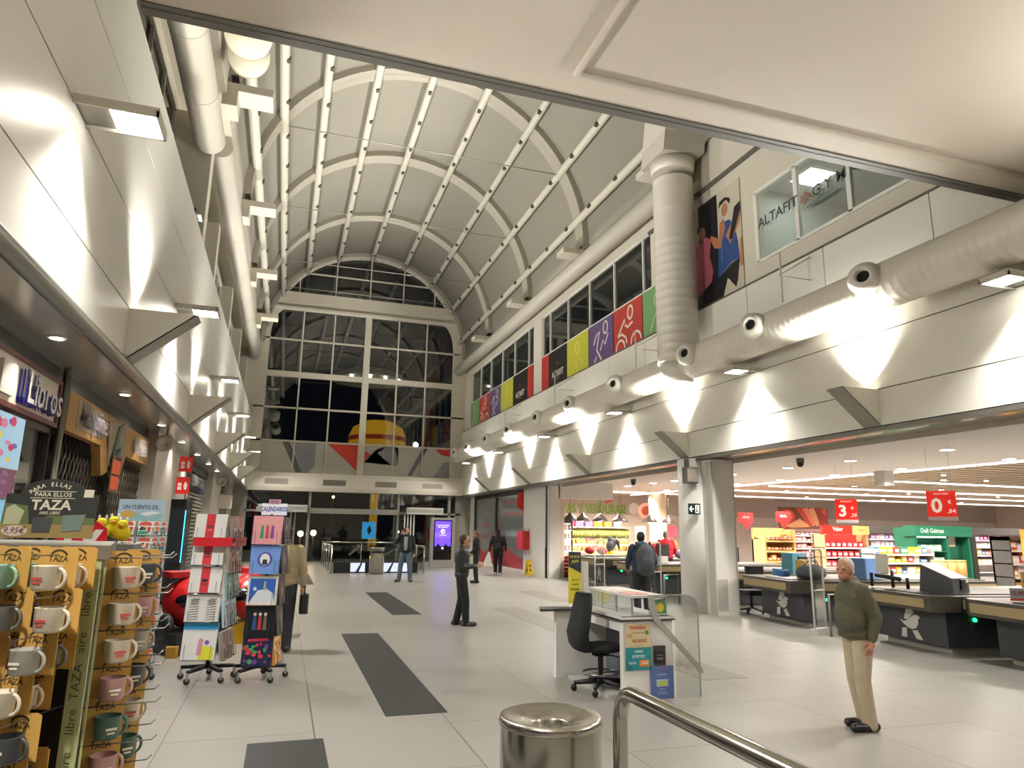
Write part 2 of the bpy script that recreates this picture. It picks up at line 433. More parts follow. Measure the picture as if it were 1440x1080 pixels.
mb.poly([(7.4,5.88),(8.25,5.88),(8.25,5.5),(7.8,5.55)],.012,.016,3,T); mb.poly([(7.4,4.35),(8.25,4.35),(8.25,5.2),(7.9,5.15)],.012,.016,2,T)
struct('wall_end_panels', mb, [M('b2afa5',.45), M('57585a',.5), M('84868a',.5), M('c43a2c',.5)])
# lintel over the doors
mb = MB(); mb.poly([(.0,3.42),(.55,3.42),(.62,3.6),(.62,4.1),(.5,4.3),(0,4.3)],-1.86,8.9,0,FR((0,YE,0),(0,-1,0),(0,0,1)) @ Matrix.Identity(4))
mb = MB(); prof = [(0,3.42),(.55,3.42),(.62,3.6),(.62,4.1),(.5,4.3),(0,4.3)]
vs = [(XL,YE-p[0],p[1]) for p in prof]+[(XR,YE-p[0],p[1]) for p in prof]
mb.add(vs,[(0,1,2,3,4,5),(11,10,9,8,7,6)]+[(i,(i+1)%6+0,(i+1)%6+6,i+6) for i in range(6)])
struct('beam_end', mb, M('cbc4b4',.5))
for i,(x,col) in enumerate(((-.45,'a8a294'),(2.3,'5e594e'),(4.85,'8f897b'),(7.25,'c2bbab'))):
    mb = MB(); T = EW(x,3.86,YE-.62); mb.rect(-.55,-.14,.55,.14,-.01,.012,0,T)
    for q in range(7): mb.rect(-.52,-.12+q*.035,.52,-.1+q*.035,.012,.02,1,T)
    one('air_vent', mb, [M(col,.5), M('7d776a',.5)], ['pale air vent leftmost on the white lintel of the glass front','dark air vent second from left on the white lintel','grey air vent third from left on the white lintel','white air vent rightmost on the lintel of the glass front'][i], 'vent', 'vents on the lintel')
# ground-floor glass front
mb = MB()
for x,w_ in ((-1.8,.12),(1.2,.12),(5.62,.1),(8.3,.14),(8.75,.25)): mb.box((x-w_/2,YE-.15,0),(x+w_/2,YE,3.45))
mb.box((-1.85,YE-.15,2.4),(8.9,YE,2.5)); 
for x in (-.5,.35,.55,6.3,7.5): mb.box((x-.03,YE-.1,0),(x+.03,YE,2.4))
mb.box((1.2,YE-.25,2.36),(5.6,YE,2.62))
struct('door_1', mb, M('98958c',.35,.5))
struct('wall_end_sides', MB().box((8.85,YE-.12,0),(9.9,YE,3.5)).box((-3.5,YE-.12,0),(-1.85,YE,3.6)), M('8f897c',.6))
struct('window_2', MB().box((-1.85,YE-.06,0),(8.9,YE-.04,3.45)), GLASSN)
# ------------------------------------------------------------------ luminaires
LAMPC = (1,.98,.925)
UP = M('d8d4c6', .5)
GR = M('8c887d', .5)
def wedge(side, y, label):
    x = XL if side < 0 else XR
    z0 = 3.52 if side < 0 else 3.44; z1 = 4.14 if side < 0 else 4.03
    s = 1 if side < 0 else -1
    t = thing('uplight_bracket', label, 'wall light', (x, y, z0), 0, 'triangular uplight brackets on the fascias')
    D = .72; W = .17
    mb = MB()
    # two triangular side plates, sloping underside
    for q in (-W, W-.012):
        mb.add([(x,y+q,z0),(x,y+q,z1),(x+s*D,y+q,z1),(x,y+q+.012,z0),(x,y+q+.012,z1),(x+s*D,y+q+.012,z1)],
               [(0,1,2),(5,4,3),(0,3,4,1),(1,4,5,2),(2,5,3,0)])
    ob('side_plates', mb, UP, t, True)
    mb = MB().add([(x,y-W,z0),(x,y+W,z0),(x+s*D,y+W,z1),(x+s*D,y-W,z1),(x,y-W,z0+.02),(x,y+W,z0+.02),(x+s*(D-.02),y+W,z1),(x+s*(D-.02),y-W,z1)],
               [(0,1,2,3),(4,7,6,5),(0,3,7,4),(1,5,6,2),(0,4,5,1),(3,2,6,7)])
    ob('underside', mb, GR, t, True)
    mb = MB().box((min(x+s*.1,x+s*.4),y-.12,z1-.16),(max(x+s*.1,x+s*.4),y+.12,z1-.06),0).box((min(x+s*.12,x+s*.38),y-.1,z1-.06),(max(x+s*.12,x+s*.38),y+.1,z1-.055),1)
    ob('lamp_unit', mb, [M('3a3935',.5), M('fff6e0',.4,0,12)], t, True)
    lamp('SPOT', (x+s*.2, y, z1-.03), WP, LAMPC, (x+s*.2-s*.02, y, z1+2), .08, 1.75, .7)
    lamp('AREA', (x+s*.45, y, z1+.02), UPA if y > 5 else UPA*.3, LAMPC, (x+s*3, y, z1+3.2), .3, None, None, None, 1.9)
    return t
def flood(side, y, label):
    x = XL if side < 0 else XR
    s = 1 if side < 0 else -1; z = 5.05 if side < 0 else 4.95
    t = thing('flood_lamp', label, 'wall lamp', (x, y, z), 0, 'flood lamps on the upper fascia joint')
    mb = MB(); L = .62; W = .2
    a, b_ = sorted((x, x+s*L))
    mb.box((a,y-W,z+.02),(b_,y+W,z+.05)); mb.box((a,y-W,z-.03),(b_,y-W+.02,z+.02)); mb.box((a,y+W-.02,z-.03),(b_,y+W,z+.02))
    q0, q1 = sorted((x+s*(L-.02), x+s*L)); mb.box((q0,y-W,z-.03),(q1,y+W,z+.02))
    ob('housing', mb, M('b9b5a8',.45), t, True)
    c, d = sorted((x+s*.25, x+s*(L-.02)))
    ob('lit_glass', MB().box((c,y-W+.02,z-.02),(d,y+W-.02,z)), M('fffaf0',.3,0,FE), t, True)
    c, d = sorted((x+s*.0, x+s*.25))
    ob('reflector', MB().box((c,y-W+.02,z+.0),(d,y+W-.02,z+.015)), M('8f8c84',.3,.6), t, True)
    lamp('SPOT', (x+s*.3, y, z-.04), FP, LAMPC, (x+s*.12, y, z-1.4), .1, 1.7, .7)
    lamp('AREA', (x+s*.42, y, z-.05), DP_, LAMPC, (x+s*3, y, 0), .34, None, None, .34, 2.3)
    return t
WP, FP, FE, DP_, UPA = 560, 240, 14, 165, 185
SIDE = {-1:'left silver fascia', 1:'right white fascia'}
for s in (-1,1):
    for i,y in enumerate([2.75]+RIB):
        w_ = wedge(s, y, ('%s triangular uplight bracket along the %s, counted from the camera' % (ordn(i-1), SIDE[s])) if i else 'triangular uplight bracket beside the camera on the %s' % SIDE[s])
    for i,y in enumerate((.45,5.95,11.5,17,22.5,28,33.5)):
        flood(s, y, ('%s lit flood lamp along the %s, counted from the camera' % (ordn(i-1), SIDE[s])) if i else 'lit flood lamp beside the camera on the %s' % SIDE[s])
    wedge(s, -2.4, 'triangular uplight bracket behind the camera on the %s' % SIDE[s])
# small downlights in the left soffit
for i,y in enumerate((3.6,7.5,10.6,13.7,16.45,19.3,22.2,25)):
    mb = MB().disc(0,0,.085,-.012,0,0,Matrix.Translation((-2.22,y,3.5)),16).disc(0,0,.06,-.016,-.012,1,Matrix.Translation((-2.22,y,3.5)),16)
    one('soffit_downlight', mb, [M('d8d5cb',.4), M('fff3df',.3,0,14)], ('%s small round downlight from the camera in the left shop soffit' % ordn(i-1)) if i else 'small round downlight beside the camera in the left shop soffit', 'downlight', 'downlights in the left soffit')
    lamp('SPOT', (-2.22,y,3.46), 45, LAMPC, (-2.22,y,0), .05, 1.9, .6)
# ------------------------------------------------------------------ air ducts on the right
DUCT = M('d6d0c2', .42, .1)
t = thing('air_duct', 'long white round air duct with ball nozzles running along the right wall', 'air duct', (8.45,15,5.1))
path = []; rs = []; y = -2.
while y < 35.4:
    path += [(8.45,y,5.47),(8.45,y+.09,5.47),(8.45,y+.1,5.47),(8.45,y+.12,5.47)]; rs += [.36,.36,.3635,.3635]; y += .14
ob('duct_tube', MB().tube(path, rs, 20), DUCT, t, True)
for k,y in enumerate((7.85,10.5,12.75,16.2,19.3,22.2,25.4,28.5,31.7,34.3)):
    d = V((-.86,-.5,.12)).normalized(); o_ = V((8.3,y,5.52)); T = FR(o_, d.cross(V((0,0,1))), V((0,0,1)))
    if T.to_3x3() @ V((0,0,1)) @ d < 0: T = FR(o_, -d.cross(V((0,0,1))), V((0,0,1)))
    mb = MB().lathe([(.23,.0),(.23,.3),(.2,.33)],18,0,T)
    mb.lathe([(.245,.28),(.255,.3),(.25,.33),(.2,.42),(.14,.46),(.1,.455),(.1,.3)],18,0,T)
    n_ = ob('ball_nozzle', mb, M('d6d2c6',.4), t, True)
    ob('nozzle_opening', MB().disc(0,0,.105,.36,.37,0,T,16), M('0b0b0b',.8), n_, True)
for y in (9.7,15.2,20.8,26.3,31.8):
    ob('duct_bracket', MB().tube([(8.88,y,6.75),(8.15,y,6.3),(8.88,y,6.3)],.016,6).tube([(8.2,y,6.75),(8.2,y,5.8)],.016,6), M('d2cec2',.4), t, True)
mb = MB(); path=[];rs=[];z=5.5
while z < 10.45:
    path += [(8.33,13.4,z),(8.33,13.4,z+.16),(8.33,13.4,z+.17),(8.33,13.4,z+.2)]; rs += [.475,.475,.4785,.4785]; z += .21 if z < 8.2 else .8
t = thing('vertical_air_duct', 'thick white vertical air duct rising beside the gym poster', 'air duct', (8.33,13.4,5.1))
ob('duct_tube', MB().tube(path, rs, 24), DUCT, t, True)
ob('lower_collar', MB().tube([(8.33,13.4,5.05),(8.33,13.4,5.5)],[.3,.44],20), DUCT, t, True); ob('upper_collar', MB().tube([(8.33,13.4,10.2),(8.33,13.4,10.5)],[.5,.54],24), DUCT, t, True)
mb = MB(); a=.55
q = [((8.33,13.4,10.5),.55),((8.33,13.3,10.95),.55),((8.05,12.6,11.9),.52),((7.75,11.6,12.9),.5)]
vs=[]
for (c,h) in q:
    vs += [(c[0]-h,c[1]-h,c[2]-.0),(c[0]+h,c[1]-h,c[2]+.1),(c[0]+h,c[1]+h,c[2]+.1),(c[0]-h,c[1]+h,c[2])]
fs=[(0,1,2,3),(15,14,13,12)]
for i in range(3):
    for j in range(4): fs.append((i*4+j,i*4+4+j,i*4+4+(j+1)%4,i*4+(j+1)%4))
ob('elbow', mb.add(vs,fs), M('bfb9ab',.5), t, True)
# two round duct ends top left
for i,(xx,yy,zz,lab) in enumerate(((-1.3,12.5,10.45,'lower'),(-1.15,10.7,9.6,'upper'))):
    T = FR((xx,yy,zz),(.95,.2,-.15),(0,-.5,.85))
    one('duct_end_cap', MB().lathe([(.001,.0),(.37,0),(.38,-.03),(.38,-.7),(.3,-.7)],26,0,T,True), M('d9d0b9',.5), '%s of the two cream round duct ends beside the pipe, top left' % lab, 'duct end')
# ------------------------------------------------------------------ right windows with gym panels
cols = {'g':'6f9a63','r':'b23a30','p':'5d4a78','y':'b9b83a','k':'171717','m':'b0302f'}
def gym_panel(y1, y0, c, art, label):
    w_ = y1-y0; T = RW((y0+y1)/2, 6.9, 8.99); mb = MB()
    mb.rect(-w_/2+.02,0,w_/2-.02,1.28,0,.01,0,T); LN = 'd8cfc0'
    z = (.011,.014)
    if art == 'bike':
        mb.arc(.18,.98,.15,0,2*PI,.07,*z,1,T,20,.19); mb.stroke([(-.62,.42),(-.15,.86),(-.12,.66),(.02,.58),(.32,.66)],.07,*z,1,T)
        mb.stroke([(-.62,.42),(-.35,.46),(-.1,.3),(-.05,.12)],.07,*z,1,T)
        mb.arc(-.45,.02,.27,0,PI,.07,*z,1,T); mb.arc(.5,.02,.3,0.1,PI,.07,*z,1,T)
    if art == 'run':
        mb.arc(.36,.98,.15,0,2*PI,.055,*z,1,T,20,.19); mb.stroke([(-.5,.62),(-.28,.9),(-.05,.95),(-.2,.62),(-.28,.4),(.05,.03)],.07,*z,1,T)
        mb.stroke([(-.02,.33),(.18,.62),(.32,.45),(.55,.75)],.06,*z,1,T); mb.stroke([(-.3,.2),(-.45,.03)],.06,*z,1,T)
    if art == 'jump':
        mb.arc(0,.86,.15,0,2*PI,.05,*z,1,T,20,.22); mb.stroke([(-.42,.05),(-.2,.28),(-.16,.5)],.05,*z,1,T); mb.stroke([(.42,.3),(.25,.4),(.2,.5)],.05,*z,1,T)
        mb.stroke([(-.02,.42),(-.02,.05)],.05,*z,1,T)
    if art == 'squat':
        mb.arc(-.1,.9,.14,0,2*PI,.05,*z,1,T,20,.18); mb.stroke([(-.5,.1),(-.2,.5),(.2,.55),(.3,.1)],.06,*z,1,T)
    if art == 'logo':
        mb.text('ALTAFIT',.32,0,.36,.013,1,T,.92,.02); mb.text('GYM CLUB',.08,0,.18,.013,2,T); mb.stroke([(-.09,.68),(0,.78),(.09,.68)],.035,*z,3,T)
    cc = {'y':'d0cd62','g':'b4c0a4'}.get(c, LN)
    return one('gym_banner', mb, [M(cols[c],.45), M(cc,.5), M('8d8a86',.5), M('a6453a',.5)], label, 'banner', 'coloured gym banners under the dark windows')
GL = ' in the near window group'; FG = ' in the far window group'
gym_panel(24.16,23.37,'m','', 'narrow red gym panel beside the black one'+GL)
gym_panel(23.37,21.63,'k','logo','black gym panel with white lettering'+GL)
gym_panel(21.63,19.8,'y','jump','yellow-green gym panel'+GL)
gym_panel(19.8,18.0,'p','run','purple gym panel with a runner outline'+GL)
gym_panel(18.0,16.2,'r','bike','red gym panel with a cyclist outline'+GL)
gym_panel(16.2,14.4,'g','squat','green gym panel half behind the vertical duct')
gym_panel(34.86,33.13,'g','squat','green gym panel'+FG+', farthest of the row')
gym_panel(33.13,31.3,'r','bike','red gym panel with a cyclist outline'+FG)
gym_panel(31.3,29.45,'p','run','purple gym panel with a runner outline'+FG)
gym_panel(29.45,27.65,'y','jump','yellow-green gym panel'+FG)
gym_panel(27.65,25.8,'k','logo','black gym panel with white lettering'+FG)
gym_panel(25.8,25.12,'m','','narrow red gym panel'+FG)
win_band('w', 20, 9.1, -1, 14.4, 24.16, 8.2, 9.85, 1.78, [24.13,23.37,21.63,19.8,18.0,16.2,14.4])
win_band('w', 21, 9.1, -1, 25.12, 34.86, 8.2, 9.85, 1.78, [34.83,33.13,31.3,29.45,27.65,25.8,25.15])
# gym poster: two people training (a flat print)
T = RW(12.75,6.88,8.985); mb = MB(); W=1.0; H=2.55
def u(a,b): return (-W+2*W*a, H*b)
def P(pts, mi, z): mb.poly([u(*p) for p in pts], z, z+.002, mi, T)
mb.rect(-W,0,W,H,0,.008,0,T)
P([(0,0),(.2,0),(.2,.99),(0,.99)],8,.008); P([(.2,0),(.58,0),(.58,1),(.2,1)],1,.0105); P([(0,0),(.58,0),(.55,.12),(.1,.2),(0,.12)],1,.011)
P([(.1,.12),(.42,.2),(.46,.3),(.4,.45),(.44,.6),(.34,.66),(.18,.62),(.15,.4)],2,.013)       # pink vest
P([(.0,.32),(.04,.3),(.14,.5),(.18,.6),(.12,.6)],3,.012); P([(.42,.62),(.5,.5),(.62,.46),(.72,.62),(.7,.72),(.62,.7),(.6,.56),(.52,.6),(.44,.64)],3,.014)
mb.disc(*u(.27,.71),.12,.013,.0155,3,T,16,.17); P([(.16,.76),(.2,.82),(.3,.84),(.4,.79),(.38,.74),(.28,.79),(.18,.74)],1,.0165)
P([(.55,.2),(.8,.28),(.95,.28),(.93,.44),(.88,.6),(.8,.68),(.68,.69),(.58,.55)],4,.0125)   # blue shirt
P([(.5,0),(.62,.0),(.72,.16),(.86,.04),(.9,.1),(.95,.28),(.8,.27),(.55,.2)],1,.0122)
P([(.72,.55),(.8,.45),(.98,.6),(1.0,.7),(.9,.68)],3,.0145); P([(.78,.5),(.84,.48),(1.0,.7),(1.0,.78),(.9,.76)],1,.0148)
mb.disc(*u(.72,.8),.11,.0135,.016,3,T,16,.16); P([(.61,.84),(.64,.9),(.74,.91),(.83,.87),(.82,.82),(.76,.88),(.64,.86)],1,.017)
P([(.95,.2),(1.0,.2),(1.0,.45),(.97,.45)],3,.0128)
P([(.62,.33),(.64,.55),(.66,.6),(.65,.35)],5,.0152)
one('gym_poster', mb, [M('bcb39f',.5),M('15151a',.5),M('c4667a',.5),M('a8704f',.5),M('28477f',.5),M('4e6ea0',.5),M('b0402f',.5),M('c9c2b0',.5),M('a9a190',.5)],
    'large poster of a woman in pink and a man in blue training', 'poster')
# lit gym room behind the near glazing
mb = MB(); mb.box((9.15,6.0,7.0),(13.5,6.05,9.4)); mb.box((9.15,12,7.0),(13.5,12.05,9.4)); mb.box((13.5,6,7.0),(13.55,12.05,9.4)); mb.box((9.15,6,9.4),(13.55,12.05,9.45)); mb.box((9.15,6,6.95),(13.55,12.05,7.0))
struct('wall_gym', mb, M('9aa29c',.6))
for i,(x,y) in enumerate(((10.4,11.1),(10.4,9.35))):
    one('ceiling_light_panel', MB().box((x-.35,y-.35,9.36),(x+.35,y+.35,9.4)).box((x-.32,y-.32,9.355),(x+.32,y+.32,9.36),1), [M('d8d8d0',.4),M('ffffff',.4,0,9)],
        ('lit square ceiling panel behind the glass lettering, left one','lit square ceiling panel behind the gym glass, right one')[i], 'ceiling light', 'light panels in the gym room')
    lamp('AREA', (x,y,9.33), 25, (1,1,.96), (x,y,7), .6)
mb = MB()
for y in (11.25,10.05,8.75,7.05): mb.box((XR+.06,y-.05,7.25),(XR+.14,y+.05,8.8))
mb.box((XR+.06,7.0,7.22),(XR+.14,11.3,7.28)); mb.box((XR+.06,7.0,8.77),(XR+.14,11.3,8.83))
struct('window_30', mb, WHITE)
struct('window_31', MB().box((XR+.09,7,7.25),(XR+.1,11.25,8.8)), glass('gym_glass',(.72,.76,.74),.08,.15))
mb = MB(); T = RW(0,0,XR+.05)
mb.text('ALTAFIT',.3,-10.58,8.04,.0,0,T,1.05,.014,0); mb.stroke([(-9.9,7.93),(-9.77,8.1),(-9.66,7.96)],.045,0,.004,1,T)
mb.text('G Y M',.3,-9.18,8.0,.0,0,T,1.05,.012); mb.text('CLUB',.3,-8.25,8.02,0,0,T,1.1,.012)
mb.poly([(-9.85,7.76),(-9.5,7.86),(-9.2,7.85),(-8.85,7.77),(-9.3,7.75)],0,.003,2,T)
one('gym_lettering', mb, [M('3a3d3c',.5),M('b0564a',.5),M('6a736c',.5)], 'dark gym lettering with a red chevron on the glazing', 'lettering')
one('purple_banner', MB().rect(-7.0,6.95,-6.2,8.0,0,.01,0,RW(0,0,XR+.06)), M('3b2a55',.5), 'purple banner beside the gym glazing under the ceiling edge', 'banner')

# ------------------------------------------------------------------ right ground floor: pillars, shopfront
mb = MB().box((9.4,24.3,0),(9.8,27.3,3.4)).box((9.45,35.2,0),(9.8,YE,3.4)).box((9.75,24.3,2.9),(12,24.6,3.5))
struct('pillar_1', mb, WHITE)
mb = MB().box((9.38,24.55,.0),(9.4,24.7,3.38),0).box((9.385,24.3,0),(9.399,24.5,3.3),1); mb.box((9.36,24.56,.0),(9.38,24.69,1.1),2)
struct('trim_90', mb, [M('2a2a2a',.5),M('c9c3b8',.5),M('111111',.5)])
struct('column_1', MB().cyl((9.15,14.1,0),.45,3.4,36), M('e2dfd8',.5))
mb = MB().box((9.0,13.3,0),(9.55,13.75,3.35)).box((8.97,13.28,0),(9.0,13.5,3.3),1).box((9.54,13.28,.0),(9.56,13.34,3.3),1)
mb.box((9.03,13.293,.1),(9.28,13.3,.75),1)
struct('pillar_2', mb, [M('e2ded6',.5), M('b5b0a6',.5)])
# mirrored shop window with red film
mb = MB()
for y in (27.35,31.4,35.15): mb.box((9.42,y-.08,0),(9.52,y+.08,3.38))
mb.box((9.42,27.3,3.2),(9.52,35.2,3.4)); mb.box((9.42,27.3,0),(9.52,35.2,.12),1)
struct('window_40', mb, [M('33332f',.4), M('c9c4ba',.5)])
mb = MB(); T = RW(0,0,9.5); mb.rect(-35.1,.1,-27.4,3.2,-.02,0,0,T)
mb.poly([(-31.3,.12),(-31.3,2.2),(-30.6,1.3),(-29.4,.85),(-28.2,.6),(-27.45,.5),(-27.45,.12)],0,.004,1,T)
mb.poly([(-31.3,.12),(-31.3,2.2),(-31.1,1.9),(-30.9,1.1),(-30.2,.5),(-29,.12)],.004,.007,2,T)
mb.poly([(-35,.12),(-35,1.2),(-33.4,.55),(-31.5,1.3),(-31.5,.12)],0,.004,1,T)
mb.text('café',.75,-33.3,2.65,.003,3,T,1,.02); mb.text('para llevar',.36,-33.3,1.95,.003,4,T); mb.text('y tomar aquí',.36,-33.3,1.4,.003,4,T)
mb.text('Servicio a domicilio',.36,-29.1,2.4,.003,4,T); mb.text('Tu compra online',.3,-29.4,2.9,.003,4,T); mb.disc(-31,2.85,.2,.002,.004,3,T)
one('shop_window_film', mb, [M('a9aba6',.15,.5), M('a8323a',.4), M('8d2530',.4), M('8d8f8c',.4), M('c0656a',.4)], 'grey mirrored shop window with a red wave and red lettering', 'shop window')
# things on the pillar
t = thing('hose_cabinet', 'red fire hose cabinet on the white pillar', 'fire cabinet', (9.4,26.9,.95))
ob('body', MB().rbox((9.12,26.55,.95),(9.4,27.25,1.68),.02), M('c42a20',.4), t, True)
ob('door', MB().box((9.1,26.57,.97),(9.12,27.23,1.66)), M('d3352a',.35), t, True)
ob('rail', MB().tube([(9.4,26.45,.8),(9.15,26.45,.8),(9.15,26.45,1.75),(9.4,26.45,1.75)],.015,6), M('6d2a24',.4), t, True)
one('fire_flag_sign', MB().poly([(9.4,2.5),(9.15,2.62),(9.12,3.0),(9.2,3.25),(9.4,3.28)],-27.35,-27.33,0,FR((0,0,0),(1,0,0),(0,0,1))), M('d0281e',.4), 'small red curved fire sign projecting above the hose cabinet', 'sign')
def wet_sign(x,y,rz):
    t = thing('wet_floor_sign', 'yellow folding wet floor sign beside the white pillar', 'sign', (x,y,0), rz)
    for s in (1,-1):
        T = Matrix.Rotation(-s*math.radians(10),4,'X') @ FR((0,0,0),(1,0,0),(0,0,1)) ; T = Matrix.Translation((0,-s*.12,0)) @ T
        mb = MB().poly([(-.15,0),(-.09,0),(-.06,.09),(.06,.09),(.09,0),(.15,0),(.11,.6),(.06,.62),(.06,.57),(-.06,.57),(-.06,.62),(-.11,.6)],-.01,.01,0,T)
        mb.rect(-.06,.36,.06,.42,.01,.013,1,T); mb.poly([(-.06,.2),(.06,.2),(0,.31)],.01,.013,1,T)
        ob('panel', mb, [M('e0b61a',.4), M('3b3312',.5)], t)
    return t
wet_sign(9.05,25.6,.5)
# speaker and exit sign on the column
t = thing('wall_speaker', 'square grey loudspeaker hung at the top of the white column', 'loudspeaker', (8.72,14.0,2.8))
ob('housing', MB().box((8.55,13.62,2.82),(8.86,13.78,3.18)), M('6b655d',.5), t, True)
ob('grille', MB().box((8.58,13.6,2.85),(8.83,13.62,3.15)), M('a39a8e',.7), t, True)
ob('bracket', MB().box((8.68,13.78,3.0),(8.74,13.9,3.38)), M('55524c',.5), t, True)
mb = MB(); T = FR((8.72,13.6,2.25),(1,0,0),(0,0,1))
mb.rect(-.15,-.12,.15,.12,-.02,0,0,T); mb.stroke([(-.02,0),(-.12,0)],.03,0,.004,1,T); mb.stroke([(-.07,.06),(-.12,0),(-.07,-.06)],.03,0,.004,1,T)
mb.rect(.02,-.09,.12,.09,0,.003,1,T); mb.disc(.06,.05,.015,.003,.006,0,T,8); mb.stroke([(.06,.03),(.055,-.02),(.08,-.07)],.018,.003,.006,0,T); mb.stroke([(.055,-.02),(.04,-.07)],.016,.003,.006,0,T)
one('exit_sign', mb, [M('12231b',.4), M('e9efe6',.4,0,.4)], 'dark green exit sign with white arrow on the column edge', 'sign')
MP = 680
# ------------------------------------------------------------------ supermarket on the right
MW = M('d9cdbf', .6)
struct('ceiling_market', MB().box((9.75,-6,3.5),(16.2,32.2,3.6)), M('e4e0dc',.6))
mb = MB().box((16.2,-6,3.52),(60,32.2,3.6))
struct('ceiling_market_wood', mb, M('c9b79f',.6))
mb = MB(); y = 8.
while y < 31: mb.box((16.6,y,3.47),(59,y+.16,3.52)); y += .5
struct('trim_100', mb, M('d6c8b4',.6))
mb = MB().box((9.75,32,0),(60,32.2,3.6)); mb.box((12,31.9,2.55),(60,32,3.6),1)
struct('wall_market_back', mb, [MW, M('b9aca2',.6)])
struct('wall_market_side', MB().box((9.8,24.6,0),(10.1,32,3.5)), MW)
struct('wall_market_far', MB().box((41.8,-6,0),(60,32,3.6)), MW)
struct('column_2', MB().cyl((16.5,28.8,0),.4,3.5,28), M('e6d5b4',.5))
# LED lines
LED = M('fff0f4',.4,0,2.6)
for i,(a,b_,lab) in enumerate((((16.3,4),(16.3,31),'long lit LED line along the edge of the wooden market ceiling'),)):
    one('led_line', MB().box((a[0]-.05,a[1],3.46),(a[0]+.05,b_[1],3.5)), LED, lab, 'LED line')
for i,(y,x0) in enumerate(((17.6,18),(21.5,17),(24.5,17),(28.5,12))):
    one('led_line', MB().box((x0,y-.04,3.43),(56,y+.04,3.47)), LED, '%s cross LED line from the tills in the market ceiling' % ordn(i), 'LED line', 'cross LED lines of the market')
# downlights
DP = [(12.9,y) for y in (5.3,8,10.7,13.3,15.5,18,21.3,22.8,24.8,27.6,29.2)]+[(15.65,y) for y in (8.7,11.45,14.4,16.8,19.2,21.6,24,26.5,29)]
for i,(x,y) in enumerate(DP):
    mb = MB().disc(0,0,.15,-.02,0,0,Matrix.Translation((x,y,3.5))).disc(0,0,.125,-.024,-.02,1,Matrix.Translation((x,y,3.5)))
    row = 'near' if x < 14 else 'second'; k = i if x < 14 else i-11
    one('ceiling_downlight', mb, [M('e8e4de',.4), M('fff6ea',.3,0,20)], '%s round downlight from the right in the %s row over the tills' % (ordn(k), row), 'downlight', 'downlights in the market ceiling')
    lamp('SPOT', (x,y,3.45), MP, (1,.93,.85), (x,y,0), .12, 2.6, .5)
k = 0
for y,z in ((16,3.42),(19.5,3.42),(23,3.42),(26.5,3.42)):
    for x in (19,23,27.5,32.5,38):
        mb = MB().disc(0,0,.09,-.02,0,0,Matrix.Translation((x,y,z)),12).disc(0,0,.08,-.025,-.02,1,Matrix.Translation((x,y,z)),12)
        one('ceiling_spot', mb, [M('e8e4de',.4), M('fff2e8',.3,0,16)], 'small round spot in the wooden market ceiling', 'downlight', 'small spots in the wooden market ceiling')
        lamp('SPOT', (x,y,z-.04), MP*.8, (1,.9,.83), (x,y,0), .12, 2.6, .5)
one('projector', MB().cb((15.97,15.3,3.3),(.35,.35,.4)), M('b9b4ae',.5), 'grey box unit hanging from the market ceiling by the LED line', 'ceiling unit')
for i,(x,y) in enumerate(((11.6,13.5),(11.4,21.5))):
    mb = MB().cyl((x,y,3.4),.09,.1,14).ell((x,y,3.38),(.08,.08,.09),12,1)
    one('dome_camera', mb, [M('5d5955',.5), M('1a1a1a',.2)], ('dark dome camera on the market ceiling right of the column','dark dome camera on the market ceiling left of the column')[i], 'camera')
# price signs hanging over the tills
def price(px, x, y, z, big, small, lab):
    t = thing('price_sign', lab, 'sign', (x,y,z)); t.scale = (.86,.86,.86); d = V((-x*.9,-y,0)).normalized(); T = FR((x,y,z), V((0,0,1)).cross(d), (0,0,1))
    mb = MB().rect(-.26,-.24,.26,.33,-.008,0,0,T); mb.text(big,.4,-.09,.02,.004,1,T,1,.03); mb.text('€',.1,.14,.1,.004,1,T); mb.text(small,.12,.16,-.08,.004,1,T); mb.text('SELECCIÓN',.05,.0,.27,.004,1,T); mb.rect(-.26,-.27,.26,-.19,0,.003,2,T)
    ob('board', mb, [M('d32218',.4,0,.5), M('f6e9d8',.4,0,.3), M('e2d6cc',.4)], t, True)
    ob('wire', MB().tube([T @ V((-.2,.33,0)), T @ V((-.2,3.5-z,0))],.004,4).tube([T @ V((.2,.33,0)), T @ V((.2,3.5-z,0))],.004,4), M('bdb8b0',.4), t, True)
price(0, 11.9,12.5,2.23,'3',',29','red hanging price sign reading 3, left one over the tills')
price(0, 11.0,9.35,2.24,'0',',84','red hanging price sign reading 0, right one over the tills')
